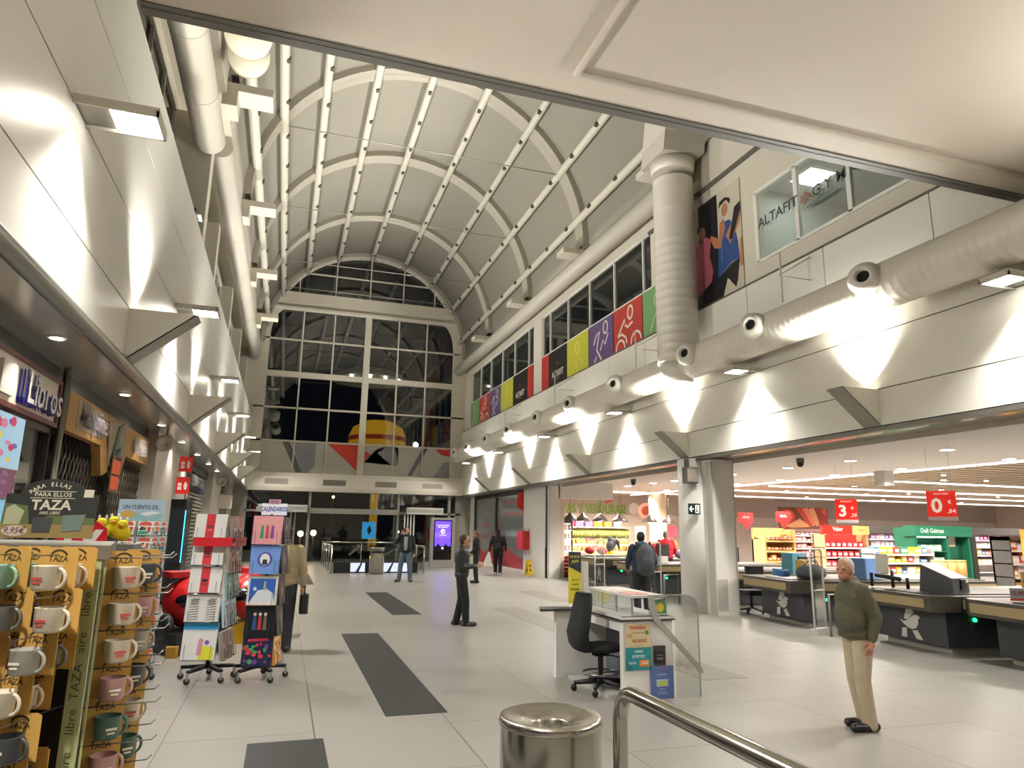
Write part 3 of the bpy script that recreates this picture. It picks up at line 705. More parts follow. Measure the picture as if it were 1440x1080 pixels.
# ------------------------------------------------------------------ tills
DK = M('34363a',.5); TOPM = M('26251f',.4); WOOD = M('8c7a55',.5); GREYP = M('8f8d86',.5)
def till(y0, lab, x0=9.65, ln=4.2, w_=1.5, lampcol='20e070', rz=-.12):
    t = thing('checkout_till', lab, 'checkout', (x0,y0,0), rz, 'checkout tills along the mall')
    ob('plinth', MB().poly([(.1,.05),(ln,.05),(ln,w_-.1),(.1,w_-.1)],0,.1), GREYP, t)
    ob('body', MB().poly([(.0,.0),(ln,.0),(ln,w_),(.0,w_)],.1,.62), DK, t)
    ob('conveyor_top', MB().poly([(-.35,-.12),(.1,-.2),(ln,-.2),(ln,w_+.25),(-.2,w_+.3),(-.35,w_+.1)],.63,.86,1,None,False,0).poly([(-.2,.05),(ln,.05),(ln,w_-.5),(-.2,w_-.5)],.86,.875,2), [M('4b473f',.35,.3), M('57544d',.35,.2), TOPM], t)
    mb = MB().box((-.37,-.0,.68),(-.35,w_+.05,.81)); mb.box((.15,-.225,.68),(ln,-.2,.81))
    ob('wood_band', mb, WOOD, t)
    T = FR((-.004,w_*.48,.14),(0,-1,0),(0,0,1)); mb = MB()
    s = .46
    def q(pts): mb.poly([((a-.5)*s,b*s) for a,b in pts],0,.006,0,T)
    q([(.2,.62),(.36,1.0),(.6,1.0),(.7,.84),(.52,.74),(.38,.6)])
    q([(0,.58),(.16,.53),(.36,.58),(.56,.72),(.72,.8),(.84,.8),(.97,.72),(.86,.66),(.85,.5),(.74,.36),(.55,.3),(.36,.34),(.2,.42)])
    q([(.08,.3),(.3,.32),(.27,0),(.02,0)]); q([(.55,.25),(.78,.3),(1.0,0),(.72,0)])
    ob('logo', mb, M('c9c7c0',.5), t)
    ob('status_light', MB().cyl((.55,-.01,.45),.035,.02,12,0,None).disc(0,0,.03,0,.02,1,FR((.5,-.005,.5),(1,0,0),(0,0,1)),12), [DK, M(lampcol,.4,0,5)], t)
    return t
tills = [(6.2,'dark till with logo nearest the right picture edge'),(8.35,'dark till with logo just right of the old man'),(11.4,'dark till with logo and green lamp left of the old man'),
         (14.5,'dark till with amber lamp just left of the column'),(17.4,'dark till with logo and green lamp behind the backpack man'),(20.6,'dark till with logo behind the yellow-signed post'),(23.0,'farthest dark till beside the red baskets')]
for i,(y,l) in enumerate(tills): till(y, l, (9.65,9.65,9.65,10.1,9.65,9.9,10.5)[i], lampcol='ff9a20' if i == 3 else '20e070')
# things on the tills
def monitor(x,y,z,rz,lab,sz=.36):
    t = thing('till_monitor', lab, 'monitor', (x,y,z), rz, 'till monitors')
    ob('screen', MB().rbox((-sz/2,-.02,.12),(sz/2,.02,.12+sz*.75),.01), M('2b2d30',.4), t)
    ob('stand', MB().cyl((0,0,0),.02,.13,8).box((-.08,-.06,0),(.08,.06,.012)), M('1d1e20',.4), t)
monitor(10.7,12.6,.875,.4,'dark monitor on the till with the green lamp, by the boxes'); monitor(11.3,12.0,.875,-.3,'second dark monitor on the till left of the old man'); monitor(10.5,9.3,.875,.2,'small dark monitor on the till right of the old man',.28)
monitor(11.0,6.4,.875,.3,'dark monitor on the nearest till'); monitor(10.8,18.6,.875,.3,'large grey monitor on the till before the fruit',.5); monitor(11.2,15.8,.875,.2,'grey monitor on the till beside the column',.5)
t = thing('card_terminal_arm', 'black card terminal on a bent arm at the till right of the old man', 'card terminal', (10.0,9.6,.875))
[ob('post', MB().tube([(a,b,.875),(a,b,c)],.028,8), M('141414',.4), t, True) for a,b,c in ((10.0,9.6,1.15),(9.85,9.9,1.1),(10.0,9.3,1.05))]
ob('handset', MB().tube([(9.95,9.4,1.02),(9.95,9.9,1.06)],.035,8), M('1b1b1b',.4), t, True)
ob('card_board', MB().box((10.05,9.72,1.1),(10.07,9.98,1.42)), M('d9d2c6',.5), t, True)
t = thing('payment_box', 'grey payment box with sloping lid on the till right of the old man', 'payment machine', (10.15,8.75,.875), .3)
ob('body', MB().add([(-.28,-.25,0),(.28,-.25,0),(.28,.25,0),(-.28,.25,0),(-.28,-.25,.22),(.28,-.25,.22),(.28,.2,.42),(-.28,.2,.42)],[(0,3,2,1),(4,5,6,7),(0,1,5,4),(1,2,6,5),(2,3,7,6),(3,0,4,7)]), M('3f4144',.45), t)
ob('lid', MB().add([(-.26,-.24,.226),(.26,-.24,.226),(.26,.18,.415),(-.26,.18,.415)],[(0,1,2,3)]), M('8f8f8b',.4), t)
ob('slot', MB().box((-.02,-.27,.05),(.14,-.25,.2)), M('101113',.4), t); ob('label_strip', MB().box((0,-.262,.15),(.24,-.25,.21),0), M('cfcfca',.5), t)
def card(x,y,z,rz,w_,h,c,lab,txt=None):
    mb = MB(); T = FR((x,y,z),(math.cos(rz),math.sin(rz),0),(0,0,1)); mb.rect(-w_/2,0,w_/2,h,-.008,0,0,T); mb.rect(-w_/2,0,w_/2,h*.18,0,.002,1,T)
    if txt: mb.text(txt,h*.5,0,h*.58,.003,2,T,1,.02)
    one('price_card', mb, [M(c,.5), M('d8503a',.5), M('7c3a3a',.5)], lab, 'price card')
card(9.85,7.35,.875,-.3,.2,.17,'c9c5cc','white price card with red foot on the nearest till','15,90')
one('folded_tray', MB().rbox((-.4,-.05,0),(.4,.05,.22),.03,0,TR(10.3,7.2,1.05,-.25)), M('c39a55',.6), 'tan cardboard tray behind the price card on the nearest till', 'tray')
t = thing('till_bag', 'grey shopping bag lying on the till left of the old man', 'bag', (10.0,11.55,.875))
ob('body', MB().ell((10.0,11.55,1.0),(.35,.2,.16)), M('4d5058',.7), t, True); ob('handle', MB().tube([(9.8,11.55,1.1),(9.9,11.5,1.22),(10.1,11.5,1.22),(10.2,11.55,1.1)],.012,6), M('33363c',.6), t, True)
bx = [(10.3,12.1,.26,.22,.34,'c8a558','tan paper bag'),(10.0,12.35,.2,.14,.12,'3b78b8','small blue box'),(10.05,12.62,.16,.14,.14,'4f86c0','second small blue box'),(10.6,12.25,.3,.2,.2,'d3cdc3','white printer'),(10.9,13.1,.5,.3,.45,'5b97a8','turquoise basket of goods'),(10.15,12.0,.14,.1,.2,'8a6a40','brown carton'),(11.4,11.6,.5,.35,.4,'5e7fb0','blue plastic crate'),(10.35,17.9,.3,.2,.18,'d7d2c8','white printer far'),
      (10.6,6.2,.5,.35,.16,'2a2a2a','black keyboard tray'),(9.9,6.1,.22,.22,.06,'1d1d1d','black scale plate'),(10.4,7.6,.3,.2,.1,'1f1f22','black scanner plate')]
for x,y,a,b_,h,c,l in bx:
    one('till_item', MB().rbox((-a/2,-b_/2,0),(a/2,b_/2,h),.015,0,TR(x,y,.875,.2)), M(c,.6), l+' standing on the till top near %s' % ('the white printer' if 'printer' not in l else 'the till monitor'), 'item')
t = thing('office_chair_black', 'black office chair behind the column beside the till with the green lamp', 'chair', (10.3,13.6,0))
ob('backrest', MB().rbox((9.85,13.35,.55),(10.3,13.5,1.02),.04), M('151517',.8), t, True); ob('seat', MB().rbox((9.8,13.3,.4),(10.35,13.85,.5),.05), M('161618',.8), t, True)
mb = MB().cyl((10.08,13.58,.1),.03,.3,8)
for k in range(5):
    a = 2*PI*k/5; p = V((10.08+.28*math.cos(a),13.58+.28*math.sin(a),.06)); mb.tube([(10.08,13.58,.12),p],.02,6).ell(p-V((0,0,.03)),(.03,.03,.03),8)
ob('base', mb, M('2a2a2c',.5), t, True)
# anti-theft gates
def gate(x,y,rz,lab):
    t = thing('security_gate', lab, 'security gate', (x,y,0), rz, 'security gates between the tills')
    mb = MB().tube([(-.2,0,.1),(-.2,0,1.4),(-.17,0,1.47),(.17,0,1.47),(.2,0,1.4),(.2,0,.1)],.018,8); mb.tube([(-.2,0,.75),(.2,0,.75)],.012,6)
    ob('frame', mb, M('d9d6d0',.4), t); ob('panel', MB().box((-.19,-.006,.15),(.19,.006,1.45)), GLASSC, t); ob('base', MB().box((-.24,-.06,0),(.24,.06,.1)), M('bdb9b0',.5), t)
gate(9.3,10.6,.35,'white security gate just left of the old man'); gate(9.0,15.9,.35,'white security gate between the backpack man and the column'); gate(9.2,19.6,.35,'white security gate behind the yellow-signed post')
for i,(x,y) in enumerate(((9.25,10.3),(9.0,15.5),(9.2,17.0))):
    one('barrier_rail', MB().tube([(x,y,0),(x,y,.7),(x+.5,y+.15,.7),(x+.5,y+.15,0)],.022,8), M('8e8c86',.3,.7), ('grey barrier rail behind the old man','grey barrier rail left of the column','grey barrier rail behind the backpack man')[i], 'rail')
# ------------------------------------------------------------------ market goods
def packs(x0, x1, y, z, hmax, cols_, lab, cat, group, w_=(.16,.3), seed=1, d=.22, rot=0., gap=.02, names=None):
    """a row of packets standing on a shelf, each one an object of its own"""
    r = random.Random(seed); x = x0
    while x < x1-.1:
        w = min(r.uniform(*w_), x1-x); h = hmax*r.uniform(.7,1.); i = r.randrange(len(cols_)); c = cols_[i]
        key = (c, round(w,1), round(h,1), d)
        if key not in _PK:
            w2, h2 = key[1], key[2]
            mb = MB().rbox((-w2/2,-d/2,0),(w2/2,d/2,max(.06,h2)),.015); mb.rect(-w2*.35,h2*.25,w2*.35,h2*.7,0,.003,1,FR((0,-d/2,0),(1,0,0),(0,0,1)))
            o = ob('packet', mb, [M(c,.5), M('e8e2dc',.5)]); _PK[key] = o
        else:
            o = _PK[key].copy(); C.objects.link(o)
        o.location = (x+w/2, y, z); o.rotation_euler = (0,0,rot)
        tag(o, lab % (names[i] if names else ''), cat, group)
        x += w+gap
_PK = {}
def gondola(x0, x1, y, h, shelves, lab, col='4b4741', d=.5, canopy=.32, back='cfc6c0'):
    t = thing('shelf_unit', lab, 'shelf', ((x0+x1)/2, y, 0))
    ob('back_panel', MB().box((x0,y+.2,0),(x1,y+.25,h-.02)), M(back,.6), t, True)
    if canopy: ob('canopy', MB().box((x0,y-.3,h-canopy),(x1,y+.26,h)), M(col,.5), t, True)
    ob('plinth', MB().box((x0,y-.3,0),(x1,y+.2,.15)), M(col,.5), t, True)
    for z in shelves:
        s_ = ob('shelf_board', MB().box((x0,y-.28,z-.03),(x1,y+.2,z)), M('d9d5d0',.5), t, True)
        ob('price_rail', MB().box((x0,y-.295,z-.05),(x1,y-.28,z)), M('e4e0dc',.5), s_, True)
    for x in (x0,x1-.04): ob('end_panel', MB().box((x,y-.3,0),(x+.04,y+.26,h)), M(col,.5), t, True)
    return t
gondola(23.6,34.5,24.0,2.12,(.18,.55,.92,1.28,1.58),'long dark-topped shelf unit along the back of the market')
PN = ['violet','pink','white','lilac','magenta']; PC = ['a06ab8','d88ab0','e0dce0','b8a8d0','c04a90']
packs(23.8,34.3,23.9,1.58,.24,PC,'%s pack on the top shelf of the long dark-topped unit','packet','packs on the long market shelf',seed=2,names=PN)
packs(23.8,34.3,23.9,1.28,.24,['dcd8d6','b098c0','c8a8b0','d8c8d0'],'%s pack on the second shelf of the long dark-topped unit','packet','packs on the long market shelf',seed=3,names=['white','lilac','dusty pink','pale pink'])
packs(23.8,34.3,23.9,.92,.26,['e0d8c8','3f6fa8','c8b048','a8b8c8','b06050'],'%s pack on the third shelf of the long dark-topped unit','packet','packs on the long market shelf',seed=4,names=['cream','blue','yellow','pale blue','brick red'])
packs(23.8,34.3,23.9,.55,.26,['d8b858','c8a078','b85048','e0d8d0','6088b0'],'%s pack on the fourth shelf of the long dark-topped unit','packet','packs on the long market shelf',seed=5,w_=(.2,.4),names=['yellow','tan','red','white','blue'])
# meat counter under the poster
T = EW(22.3,1.95,26.0); mb = MB().rect(-1.35,0,1.35,.95,-.03,0,0,T); z = (0,.004)
mb.disc(-.85,.55,.42,*z,1,T,18,.3); mb.disc(-.85,.58,.28,.004,.008,2,T,16,.2); mb.poly([(-1.3,.1),(-.6,.05),(.4,.1),(-.2,.45),(-.7,.25)],*z,3,T)
for k in range(5): mb.poly([(-.4+k*.35,.9),(-.1+k*.35,.95),(.5+k*.2,.25),(.3+k*.2,.1)],.004+k*.001,.006+k*.001,1+k%4,T)
mb.poly([(.6,.9),(1.3,.6),(1.3,.2),(.9,.4)],.01,.014,4,T)
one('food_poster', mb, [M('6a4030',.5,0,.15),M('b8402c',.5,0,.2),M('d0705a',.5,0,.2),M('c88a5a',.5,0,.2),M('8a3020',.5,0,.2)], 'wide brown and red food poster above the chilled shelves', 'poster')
gondola(21.0,23.5,25.9,1.95,(.5,.8,1.12,1.42,1.68),'chilled shelves of pink packs under the food poster','8a6a60',canopy=.12,back='d8a8a0')
for k,z in enumerate((.5,.8,1.12,1.42,1.68)):
    packs(21.1,23.4,25.8,z,.2,['d89088','c86058','e0c0b8','b84a48'],'%s pack on '+['the lowest board','the fourth board','the middle board','the second board','the top board'][k]+' of the chilled shelves','packet','packs on the chilled shelves',w_=(.18,.3),seed=10+k,names=['salmon','red','pale pink','dark red'])
# red promotional stand
t = gondola(17.7,19.6,20.0,1.75,(.35,.65,.98,1.3),'red promotional stand with a red and cream header','c8a070',canopy=0,back='b8342c')
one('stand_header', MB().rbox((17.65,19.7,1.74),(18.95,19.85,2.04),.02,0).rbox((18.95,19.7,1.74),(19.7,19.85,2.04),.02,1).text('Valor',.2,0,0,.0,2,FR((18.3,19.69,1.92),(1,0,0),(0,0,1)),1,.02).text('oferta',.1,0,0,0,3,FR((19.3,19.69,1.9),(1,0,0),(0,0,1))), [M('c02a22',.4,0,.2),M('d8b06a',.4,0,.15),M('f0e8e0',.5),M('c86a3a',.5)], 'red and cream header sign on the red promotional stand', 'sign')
for k,z in enumerate((.35,.65,.98,1.3)):
    packs(17.8,19.5,19.9,z,.22,['c02834','d04048'],'%s box on '+['the lowest shelf','the third shelf','the second shelf','the top shelf'][k]+' of the red promotional stand','packet','boxes on the red stand',w_=(.2,.24),seed=20+k,names=['dark red','red'])
# green kiosk stand
t = thing('green_stand', 'green display stand with lettered header and small bottles', 'display stand', (20.7,18,0))
ob('frame', MB().box((19.5,18.1,0),(21.9,18.5,2.0)).box((19.5,17.7,0),(19.6,18.1,2.0)).box((20.85,17.7,0),(20.95,18.1,2.0)).box((21.8,17.7,0),(21.9,18.1,2.0)).box((19.47,17.63,1.72),(21.93,18.095,2.06)), M('1f6a4e',.45), t, True)
ob('lettering', MB().text('Deli Gaimes',.2,0,0,0,0,FR((20.2,17.62,1.9),(1,0,0),(0,0,1)),1,.015), M('c8dccf',.5), t, True)
ob('inner_panel', MB().rect(-.45,0,.45,.5,0,.01,0,FR((21.35,17.95,1.0),(1,0,0),(0,0,1))).rect(-.25,.5,.15,.95,.01,.02,1,FR((21.35,17.95,.9),(1,0,0),(0,0,1))), [M('18553e',.5),M('d0c0b0',.5)], t, True)
ob('light_strip', MB().box((19.62,17.7,1.68),(20.85,17.76,1.72)), M('e8f4ff',.4,0,3), t, True)
for z in (.45,.85,1.25):
    ob('shelf_board', MB().box((19.6,17.72,z-.02),(20.85,18.1,z)), M('2a7558',.5), t, True)
    packs(19.65,20.8,17.85,z,.26,['7fb0a0','d8e0dc','4a8a78','c8b8a8'],'small %s bottle box on '+{.45:'the low shelf',.85:'the middle shelf',1.25:'the top shelf'}[z]+' of the green stand','packet','boxes on the green stand',w_=(.1,.2),seed=int(z*100),d=.16,names=['pale green','white','green','beige'])
one('dark_end_panel', MB().box((21.95,17.7,0),(22.15,18.5,1.75)), M('33342f',.5), 'dark upright panel right of the green stand', 'panel')
# tan bread stand
t = thing('bread_stand', 'tan wooden stand with slanting trays of orange goods right of the column', 'display stand', (18.8,23.8,0))
ob('frame', MB().box((18.2,24.2,0),(19.7,24.3,1.95)).box((19.6,23.5,0),(19.7,24.3,1.9)).box((18.2,23.5,0),(18.28,24.3,1.5)), M('d0b070',.5), t, True)
for k,z in enumerate((.6,1.0,1.4)):
    ob('tray', MB().add([(18.25,23.45,z),(19.6,23.45,z),(19.6,24.2,z+.2),(18.25,24.2,z+.2),(18.25,23.45,z+.05),(19.6,23.45,z+.05),(19.6,24.2,z+.25),(18.25,24.2,z+.25)],[(0,3,2,1),(4,5,6,7),(0,1,5,4),(1,2,6,5),(2,3,7,6),(3,0,4,7)]), M('c8a868',.5), t, True)
    packs(18.35,19.5,23.6,z+.1,.16,['c87830','d89848','b05a28'],'%s loaf pack on '+['the lowest tray','the middle tray','the top tray'][k]+' of the tan stand','packet','loaves on the tan stand',w_=(.14,.2),seed=30+k,d=.2,names=['orange','golden','brown'])
for x,y,z,lab in ((17.9,24.2,2.05,'red speech-bubble sign right of the column'),(19.0,23.3,2.1,'red pointed sign over the tan bread stand')):
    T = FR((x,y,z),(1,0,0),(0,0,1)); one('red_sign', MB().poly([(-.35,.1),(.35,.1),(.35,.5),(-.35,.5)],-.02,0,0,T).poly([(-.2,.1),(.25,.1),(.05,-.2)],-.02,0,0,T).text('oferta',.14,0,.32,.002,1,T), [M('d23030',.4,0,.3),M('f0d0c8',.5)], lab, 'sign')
# low shelf of yellow and blue goods behind the old man
gondola(16.6,18.9,16.8,1.35,(.3,.62,.95,1.2),'low shelf unit of yellow and blue goods behind the old man','a8a49e',canopy=0)
for k,z in enumerate((.3,.62,.95,1.2)):
    packs(16.7,18.8,16.7,z,.2,['d8c030','4a80b0','e0dcd8','3f8a60','c84040'],'%s packet on '+['the bottom shelf','the third shelf','the second shelf','the top shelf'][k]+' of the low unit behind the old man','packet','packets on the low unit',w_=(.16,.3),seed=40+k,names=['yellow','blue','white','green','red'])
# unit by the right edge of the picture
gondola(18.6,21.5,14.2,1.75,(.35,.7,1.05,1.4),'shelf unit of yellow and tan goods nearest the right picture edge','4a4844',canopy=.1)
for k,z in enumerate((.35,.7,1.05,1.4)):
    packs(18.7,21.4,14.1,z,.26,['d8b030','c89858','e0d8cc','b04a3a','d8d0e0'],'%s packet on '+['the bottom shelf','the third shelf','the second shelf','the top shelf'][k]+' of the unit by the right edge','packet','packets by the right edge',w_=(.18,.34),seed=50+k,names=['yellow','tan','cream','brick red','pale lilac'])
one('yellow_upright', MB().rbox((18.7,13.4,0),(19.05,13.7,1.95),.05).rect(.05,1.2,.3,1.7,0,.01,1,FR((18.7,13.39,0),(1,0,0),(0,0,1))), [M('d8a83a',.5),M('6a7a3a',.5)], 'yellow upright stand at the right picture edge', 'stand')
# round bakery boxes
for k,(x,z) in enumerate(((17.2,1.1),(17.55,1.12),(17.9,1.08))):
    one('round_box', MB().cyl((x,14.9,.55),.19,.5,20).cyl((x,14.9,1.05),.195,.04,20,1), [M('d8a868',.5),M('e0c060',.5)], '%s round tan box on the floor display left of the right-edge unit' % ordn(k), 'box', 'round tan boxes')
one('box_plinth', MB().box((16.9,14.6,0),(18.2,15.2,.55)), M('8a8680',.6), 'grey plinth carrying the round tan boxes', 'plinth')
# fruit and vegetables
mb = MB(); T = EW(0,0,31.86)
for d in (0,.04): mb.text('FRUTAS Y VERDURAS!',.62,14.3,2.78,d,0,T,.70,.03)
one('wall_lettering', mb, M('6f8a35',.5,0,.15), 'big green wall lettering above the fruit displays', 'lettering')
mb = MB().poly([(15.2,3.05),(15.6,3.15),(15.75,3.3),(15.45,3.28)],0,.04,0,EW(0,0,31.8))
one('red_bird', mb, M('c84030',.5), 'small red bird shape on the wall lettering', 'decoration')
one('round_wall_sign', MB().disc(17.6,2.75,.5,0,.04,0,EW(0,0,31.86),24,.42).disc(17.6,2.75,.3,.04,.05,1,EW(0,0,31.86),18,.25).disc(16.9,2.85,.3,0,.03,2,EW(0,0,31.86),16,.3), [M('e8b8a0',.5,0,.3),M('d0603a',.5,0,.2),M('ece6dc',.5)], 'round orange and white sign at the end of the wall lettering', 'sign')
for k,(x,y) in enumerate(((11.35,27),(12.0,27.2),(12.75,27),(12.95,27.6),(13.6,27),(13.95,27.5),(15.1,27),(15.35,27.6),(16.0,27))):
    t = thing('pendant_lamp', '%s dark bell pendant lamp from the left over the fruit displays' % ordn(k), 'pendant lamp', (x,y,2.2), 0, 'pendant lamps over the fruit')
    ob('shade', MB().lathe([(.3,2.12),(.3,2.16),(.2,2.3),(.1,2.36),(.07,2.45),(.001,2.46)],18,0,TR(x,y,0)), M('3a2f2a',.4), t, True); ob('cord', MB().tube([(x,y,2.45),(x,y,3.5)],.01,5), M('4a4440',.5), t, True); ob('bulb', MB().ell((x,y,2.18),(.07,.07,.07),10), M('ffe8c0',.4,0,14), t, True)
    lamp('SPOT', (x,y,2.1), 95, (1,.9,.7), (x+.2,y+2.6,.6), .08, 2.4, .6)
def crate(x,y,z,w_,c,lab,n_=26,seed=0,rad=.055,rz=0):
    t = thing('fruit_crate', lab, 'crate', (x,y,z), rz, 'fruit crates on the produce stands'); r = random.Random(seed)
    ob('box', MB().box((-w_/2,-.3,0),(w_/2,-.28,.16)).box((-w_/2,.28,0),(w_/2,.3,.16)).box((-w_/2,-.3,0),(-w_/2+.02,.3,.16)).box((w_/2-.02,-.3,0),(w_/2,.3,.16)).box((-w_/2,-.3,0),(w_/2,.3,.02)), M('a88050',.6), t)
    mb = MB()
    for i in range(n_): mb.ell((r.uniform(-w_/2+.06,w_/2-.06),r.uniform(-.24,.24),r.uniform(.08,.2)),(rad,rad,rad),8,0,None,5)
    tag(ob('fruit', mb, M(c,.45), t), kind='stuff')
FC = [('d8b030','yellow'),('d87828','orange'),('b83038','red'),('7a9a38','green'),('d8c868','pale yellow'),('c84a58','pink-red'),('e0a840','golden')]
gi = 0
for r_,(yy,zz) in enumerate(((28.4,.55),(29.1,.85),(29.8,1.15))):
    t = thing('produce_stand', ['front','middle','rear'][r_]+' step of the wide produce stand under the green lettering', 'stand', (14,yy,0))
    ob('step', MB().box((11.6,yy-.33,0),(15.4,yy+.33,zz)), M('8a7a64',.6), t, True); ob('front_board', MB().box((11.6,yy-.35,zz-.2),(15.4,yy-.33,zz)), M('c8b898',.6), t, True)
    for k in range(7):
        gi += 1; c, nm = FC[(k*2+r_*3)%7]
        crate(11.87+k*.54, yy, zz, .52, c, '%s crate of %s fruit from the left on the %s produce step' % (ordn(k), nm, ['front','middle','rear'][r_]), 26, gi)
t = thing('banana_rack', 'long grey rack of hanging bananas and greens on the fruit wall', 'rack', (14.2,31,0))
ob('rack', MB().box((12.0,30.9,1.85),(16.2,31.5,1.92)).box((12.0,31.5,.0),(16.2,31.55,1.9)).box((12.0,30.8,1.3),(16.2,31.5,1.35)), M('9a9288',.5), t, True)
mb = MB(); r = random.Random(5)
for i in range(120):
    x = 12.1+i*.034; mb.tube([(x,31.1,1.8),(x+r.uniform(-.03,.03),30.95,1.6),(x+r.uniform(-.05,.05),31.05,1.4)],[.02,.03,.012],5,i%3)
tag(ob('hanging_fruit', mb, [M('b0a848',.5),M('6f8a3a',.5),M('c0b870',.5)], t, True), kind='stuff')
for k,(c,x) in enumerate((('c85a98',13.0),('d06a8a',13.5),('8a70b0',14.0),('d8b040',14.5),('d89040',15.0),('9a8ab8',15.5))):
    one('fruit_box', MB().rbox((x-.2,30.95,1.92),(x+.2,31.3,2.15),.02), M(c,.5,0,.1), '%s box standing on top of the banana rack' % ['magenta','pink','violet','yellow','orange','lilac'][k], 'box', 'boxes on the banana rack')
one('grey_price_board', MB().box((11.35,28.0,1.1),(11.85,28.05,1.9)).box((11.58,28.02,0),(11.62,28.04,1.1)), M('8a827c',.5), 'grey board on a post left of the fruit displays', 'board')
one('grey_price_board', MB().box((14.9,28.0,1.1),(15.4,28.05,1.95)).box((15.13,28.02,0),(15.17,28.04,1.1)), M('8a827c',.5), 'grey board on a post right of the fruit displays', 'board')
t = thing('drinks_fridge', 'dark-framed lit fridge of drinks beside the white pillar', 'fridge', (10.65,26,0))
ob('cabinet', MB().box((10.3,26.0,0),(11.0,26.6,2.1)), M('d8d0c8',.5,0,.6), t, True); ob('frame', MB().box((10.28,25.95,2.02),(11.02,26,2.12)).box((10.96,25.95,0),(11.02,26,2.05)).box((10.28,25.95,0),(10.33,26,2.05)), M('2a2624',.4), t, True)
for k,z in enumerate((.5,.95,1.4,1.75)):
    ob('shelf_board', MB().box((10.33,25.85,z-.02),(10.95,26,z)), M('f0ece8',.4,0,1), t, True)
    packs(10.36,10.94,25.92,z,.24,['c8a8a0','6a6468','d8c8c0'],'%s carton on '+['the bottom shelf','the third shelf','the second shelf','the top shelf'][k]+' of the drinks fridge','packet','cartons in the drinks fridge',w_=(.12,.16),seed=70+k,d=.1,names=['pink','grey','pale'])
for k in range(5):
    one('shopping_basket', MB().poly([(-.22,-.15),(.22,-.15),(.22,.15),(-.22,.15)],0,.12,0,TR(10.2,24.95,.1+k*.14)).tube([(-.2,0,.12),(-.1,0,.2),(.1,0,.2),(.2,0,.12)],.012,5,1,TR(10.2,24.95,.1+k*.14)), [M('b8202a',.45),M('8a1820',.5)], '%s red shopping basket from the bottom of the stack beside the fridge' % ordn(k), 'basket', 'stacked red baskets')
one('basket_dolly', MB().box((9.98,24.78,0),(10.42,25.12,.1)), M('3a3a3a',.5), 'dark dolly under the stack of red baskets', 'dolly')
for k,(x,y,c,nm) in enumerate(((10.6,23.4,'c8303a','red'),(10.9,23.0,'d04a50','red'),(12.0,19.6,'8a6a90','mauve'),(12.3,19.0,'a898a8','grey lilac'))):
    one('goods_bag', MB().ell((x,y,.875+.17),(.2,.16,.14),14), M(c,.6), '%s bag of goods on a till before the fruit, %s one' % (nm, ordn(k)), 'bag')
one('red_display', MB().rbox((13.9,25.5,0),(14.9,26.1,1.25),.05), M('c8303a',.5), 'red display before the round cream column', 'display stand')
one('orange_display', MB().rbox((15.0,25.5,0),(15.5,26.1,1.35),.05), M('d8884a',.5), 'orange display right of the red one', 'display stand')
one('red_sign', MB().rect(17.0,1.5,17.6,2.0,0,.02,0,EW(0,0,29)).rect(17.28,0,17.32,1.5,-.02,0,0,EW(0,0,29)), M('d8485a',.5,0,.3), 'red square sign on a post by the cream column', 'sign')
# two rows of lamps over the back shelves
for k,x in enumerate((24.5,27,29.5,32)):
    lamp('SPOT', (x,22.3,3.4), 260, (1,.88,.95), (x,23.9,1.1), .1, 1.9, .6)
    one('track_spot', MB().cyl((x,22.3,3.42),.07,.1,12).disc(x,22.3,.06,3.415,3.42,1), [M('e0dcd8',.5),M('fff4f6',.4,0,16)], '%s track spot from the left before the long shelf unit' % ordn(k), 'spotlight', 'track spots in the market')
for k,(x,y) in enumerate(((18.6,18.2),(22.2,24.2),(20.5,16.2),(17.6,15.2),(13,28),(20,13))):
    lamp('SPOT', (x,y-.4,3.4), 220, (1,.9,.8), (x,y+.4,.9), .1, 1.9, .6)
    one('track_spot', MB().cyl((x,y-.4,3.42),.07,.1,12).disc(x,y-.4,.06,3.415,3.42,1), [M('e0dcd8',.5),M('fff4f6',.4,0,16)], 'track spot in the market ceiling over the %s' % ['red promotional stand','chilled shelves','green stand','low yellow and blue unit','produce stand','right-edge unit'][k], 'spotlight')
# ------------------------------------------------------------------ far end: railing round the stairs, bin, screen
SS = M('a9a69e', .22, .9)
def rail(pts, lab):
    t = thing('glass_railing', lab, 'railing', (pts[0][0],pts[0][1],0), 0, 'glass railings round the stairs')
    ob('handrail', MB().tube([(x,y,1.02) for x,y in pts], .03, 8), SS, t, True)
    for (a,b_) in zip(pts, pts[1:]):
        d = V((b_[0]-a[0], b_[1]-a[1], 0)); n_ = max(1, int(d.length/1.5))
        for i in range(n_+1):
            p = V((a[0],a[1],0))+d*i/n_
            ob('post', MB().tube([p, p+V((0,0,1.0))], .028, 8), SS, t, True)
        s = d.normalized().cross(V((0,0,1)))*.006
        p, q = V((a[0],a[1],.1)), V((b_[0],b_[1],.1)); h = V((0,0,.82))
        ob('pane', MB().add([p-s,q-s,q-s+h,p-s+h,p+s,q+s,q+s+h,p+s+h],[(0,1,2,3),(7,6,5,4),(0,4,5,1),(3,2,6,7)]), glass('rail_glass_%d' % len(C.objects),(.62,.66,.62),.06), t, True)
rail([(1.85,27.6),(1.85,34.0)], 'glass railing along the left of the stairs at the far end')
rail([(1.95,34.0),(5.3,34.0)], 'glass railing across the back of the stairs before the glass front')
rail([(5.35,27.4),(5.35,34.0)], 'glass railing right of the stairs beside the lit screen')
t = thing('advert_panel', 'low pale lit advert panel at the foot of the railing behind the bin', 'advert panel', (3.6,28,0))
ob('casing', MB().box((1.98,27.9,0),(5.2,28.2,.42)), M('1a1b1c',.4), t, True)
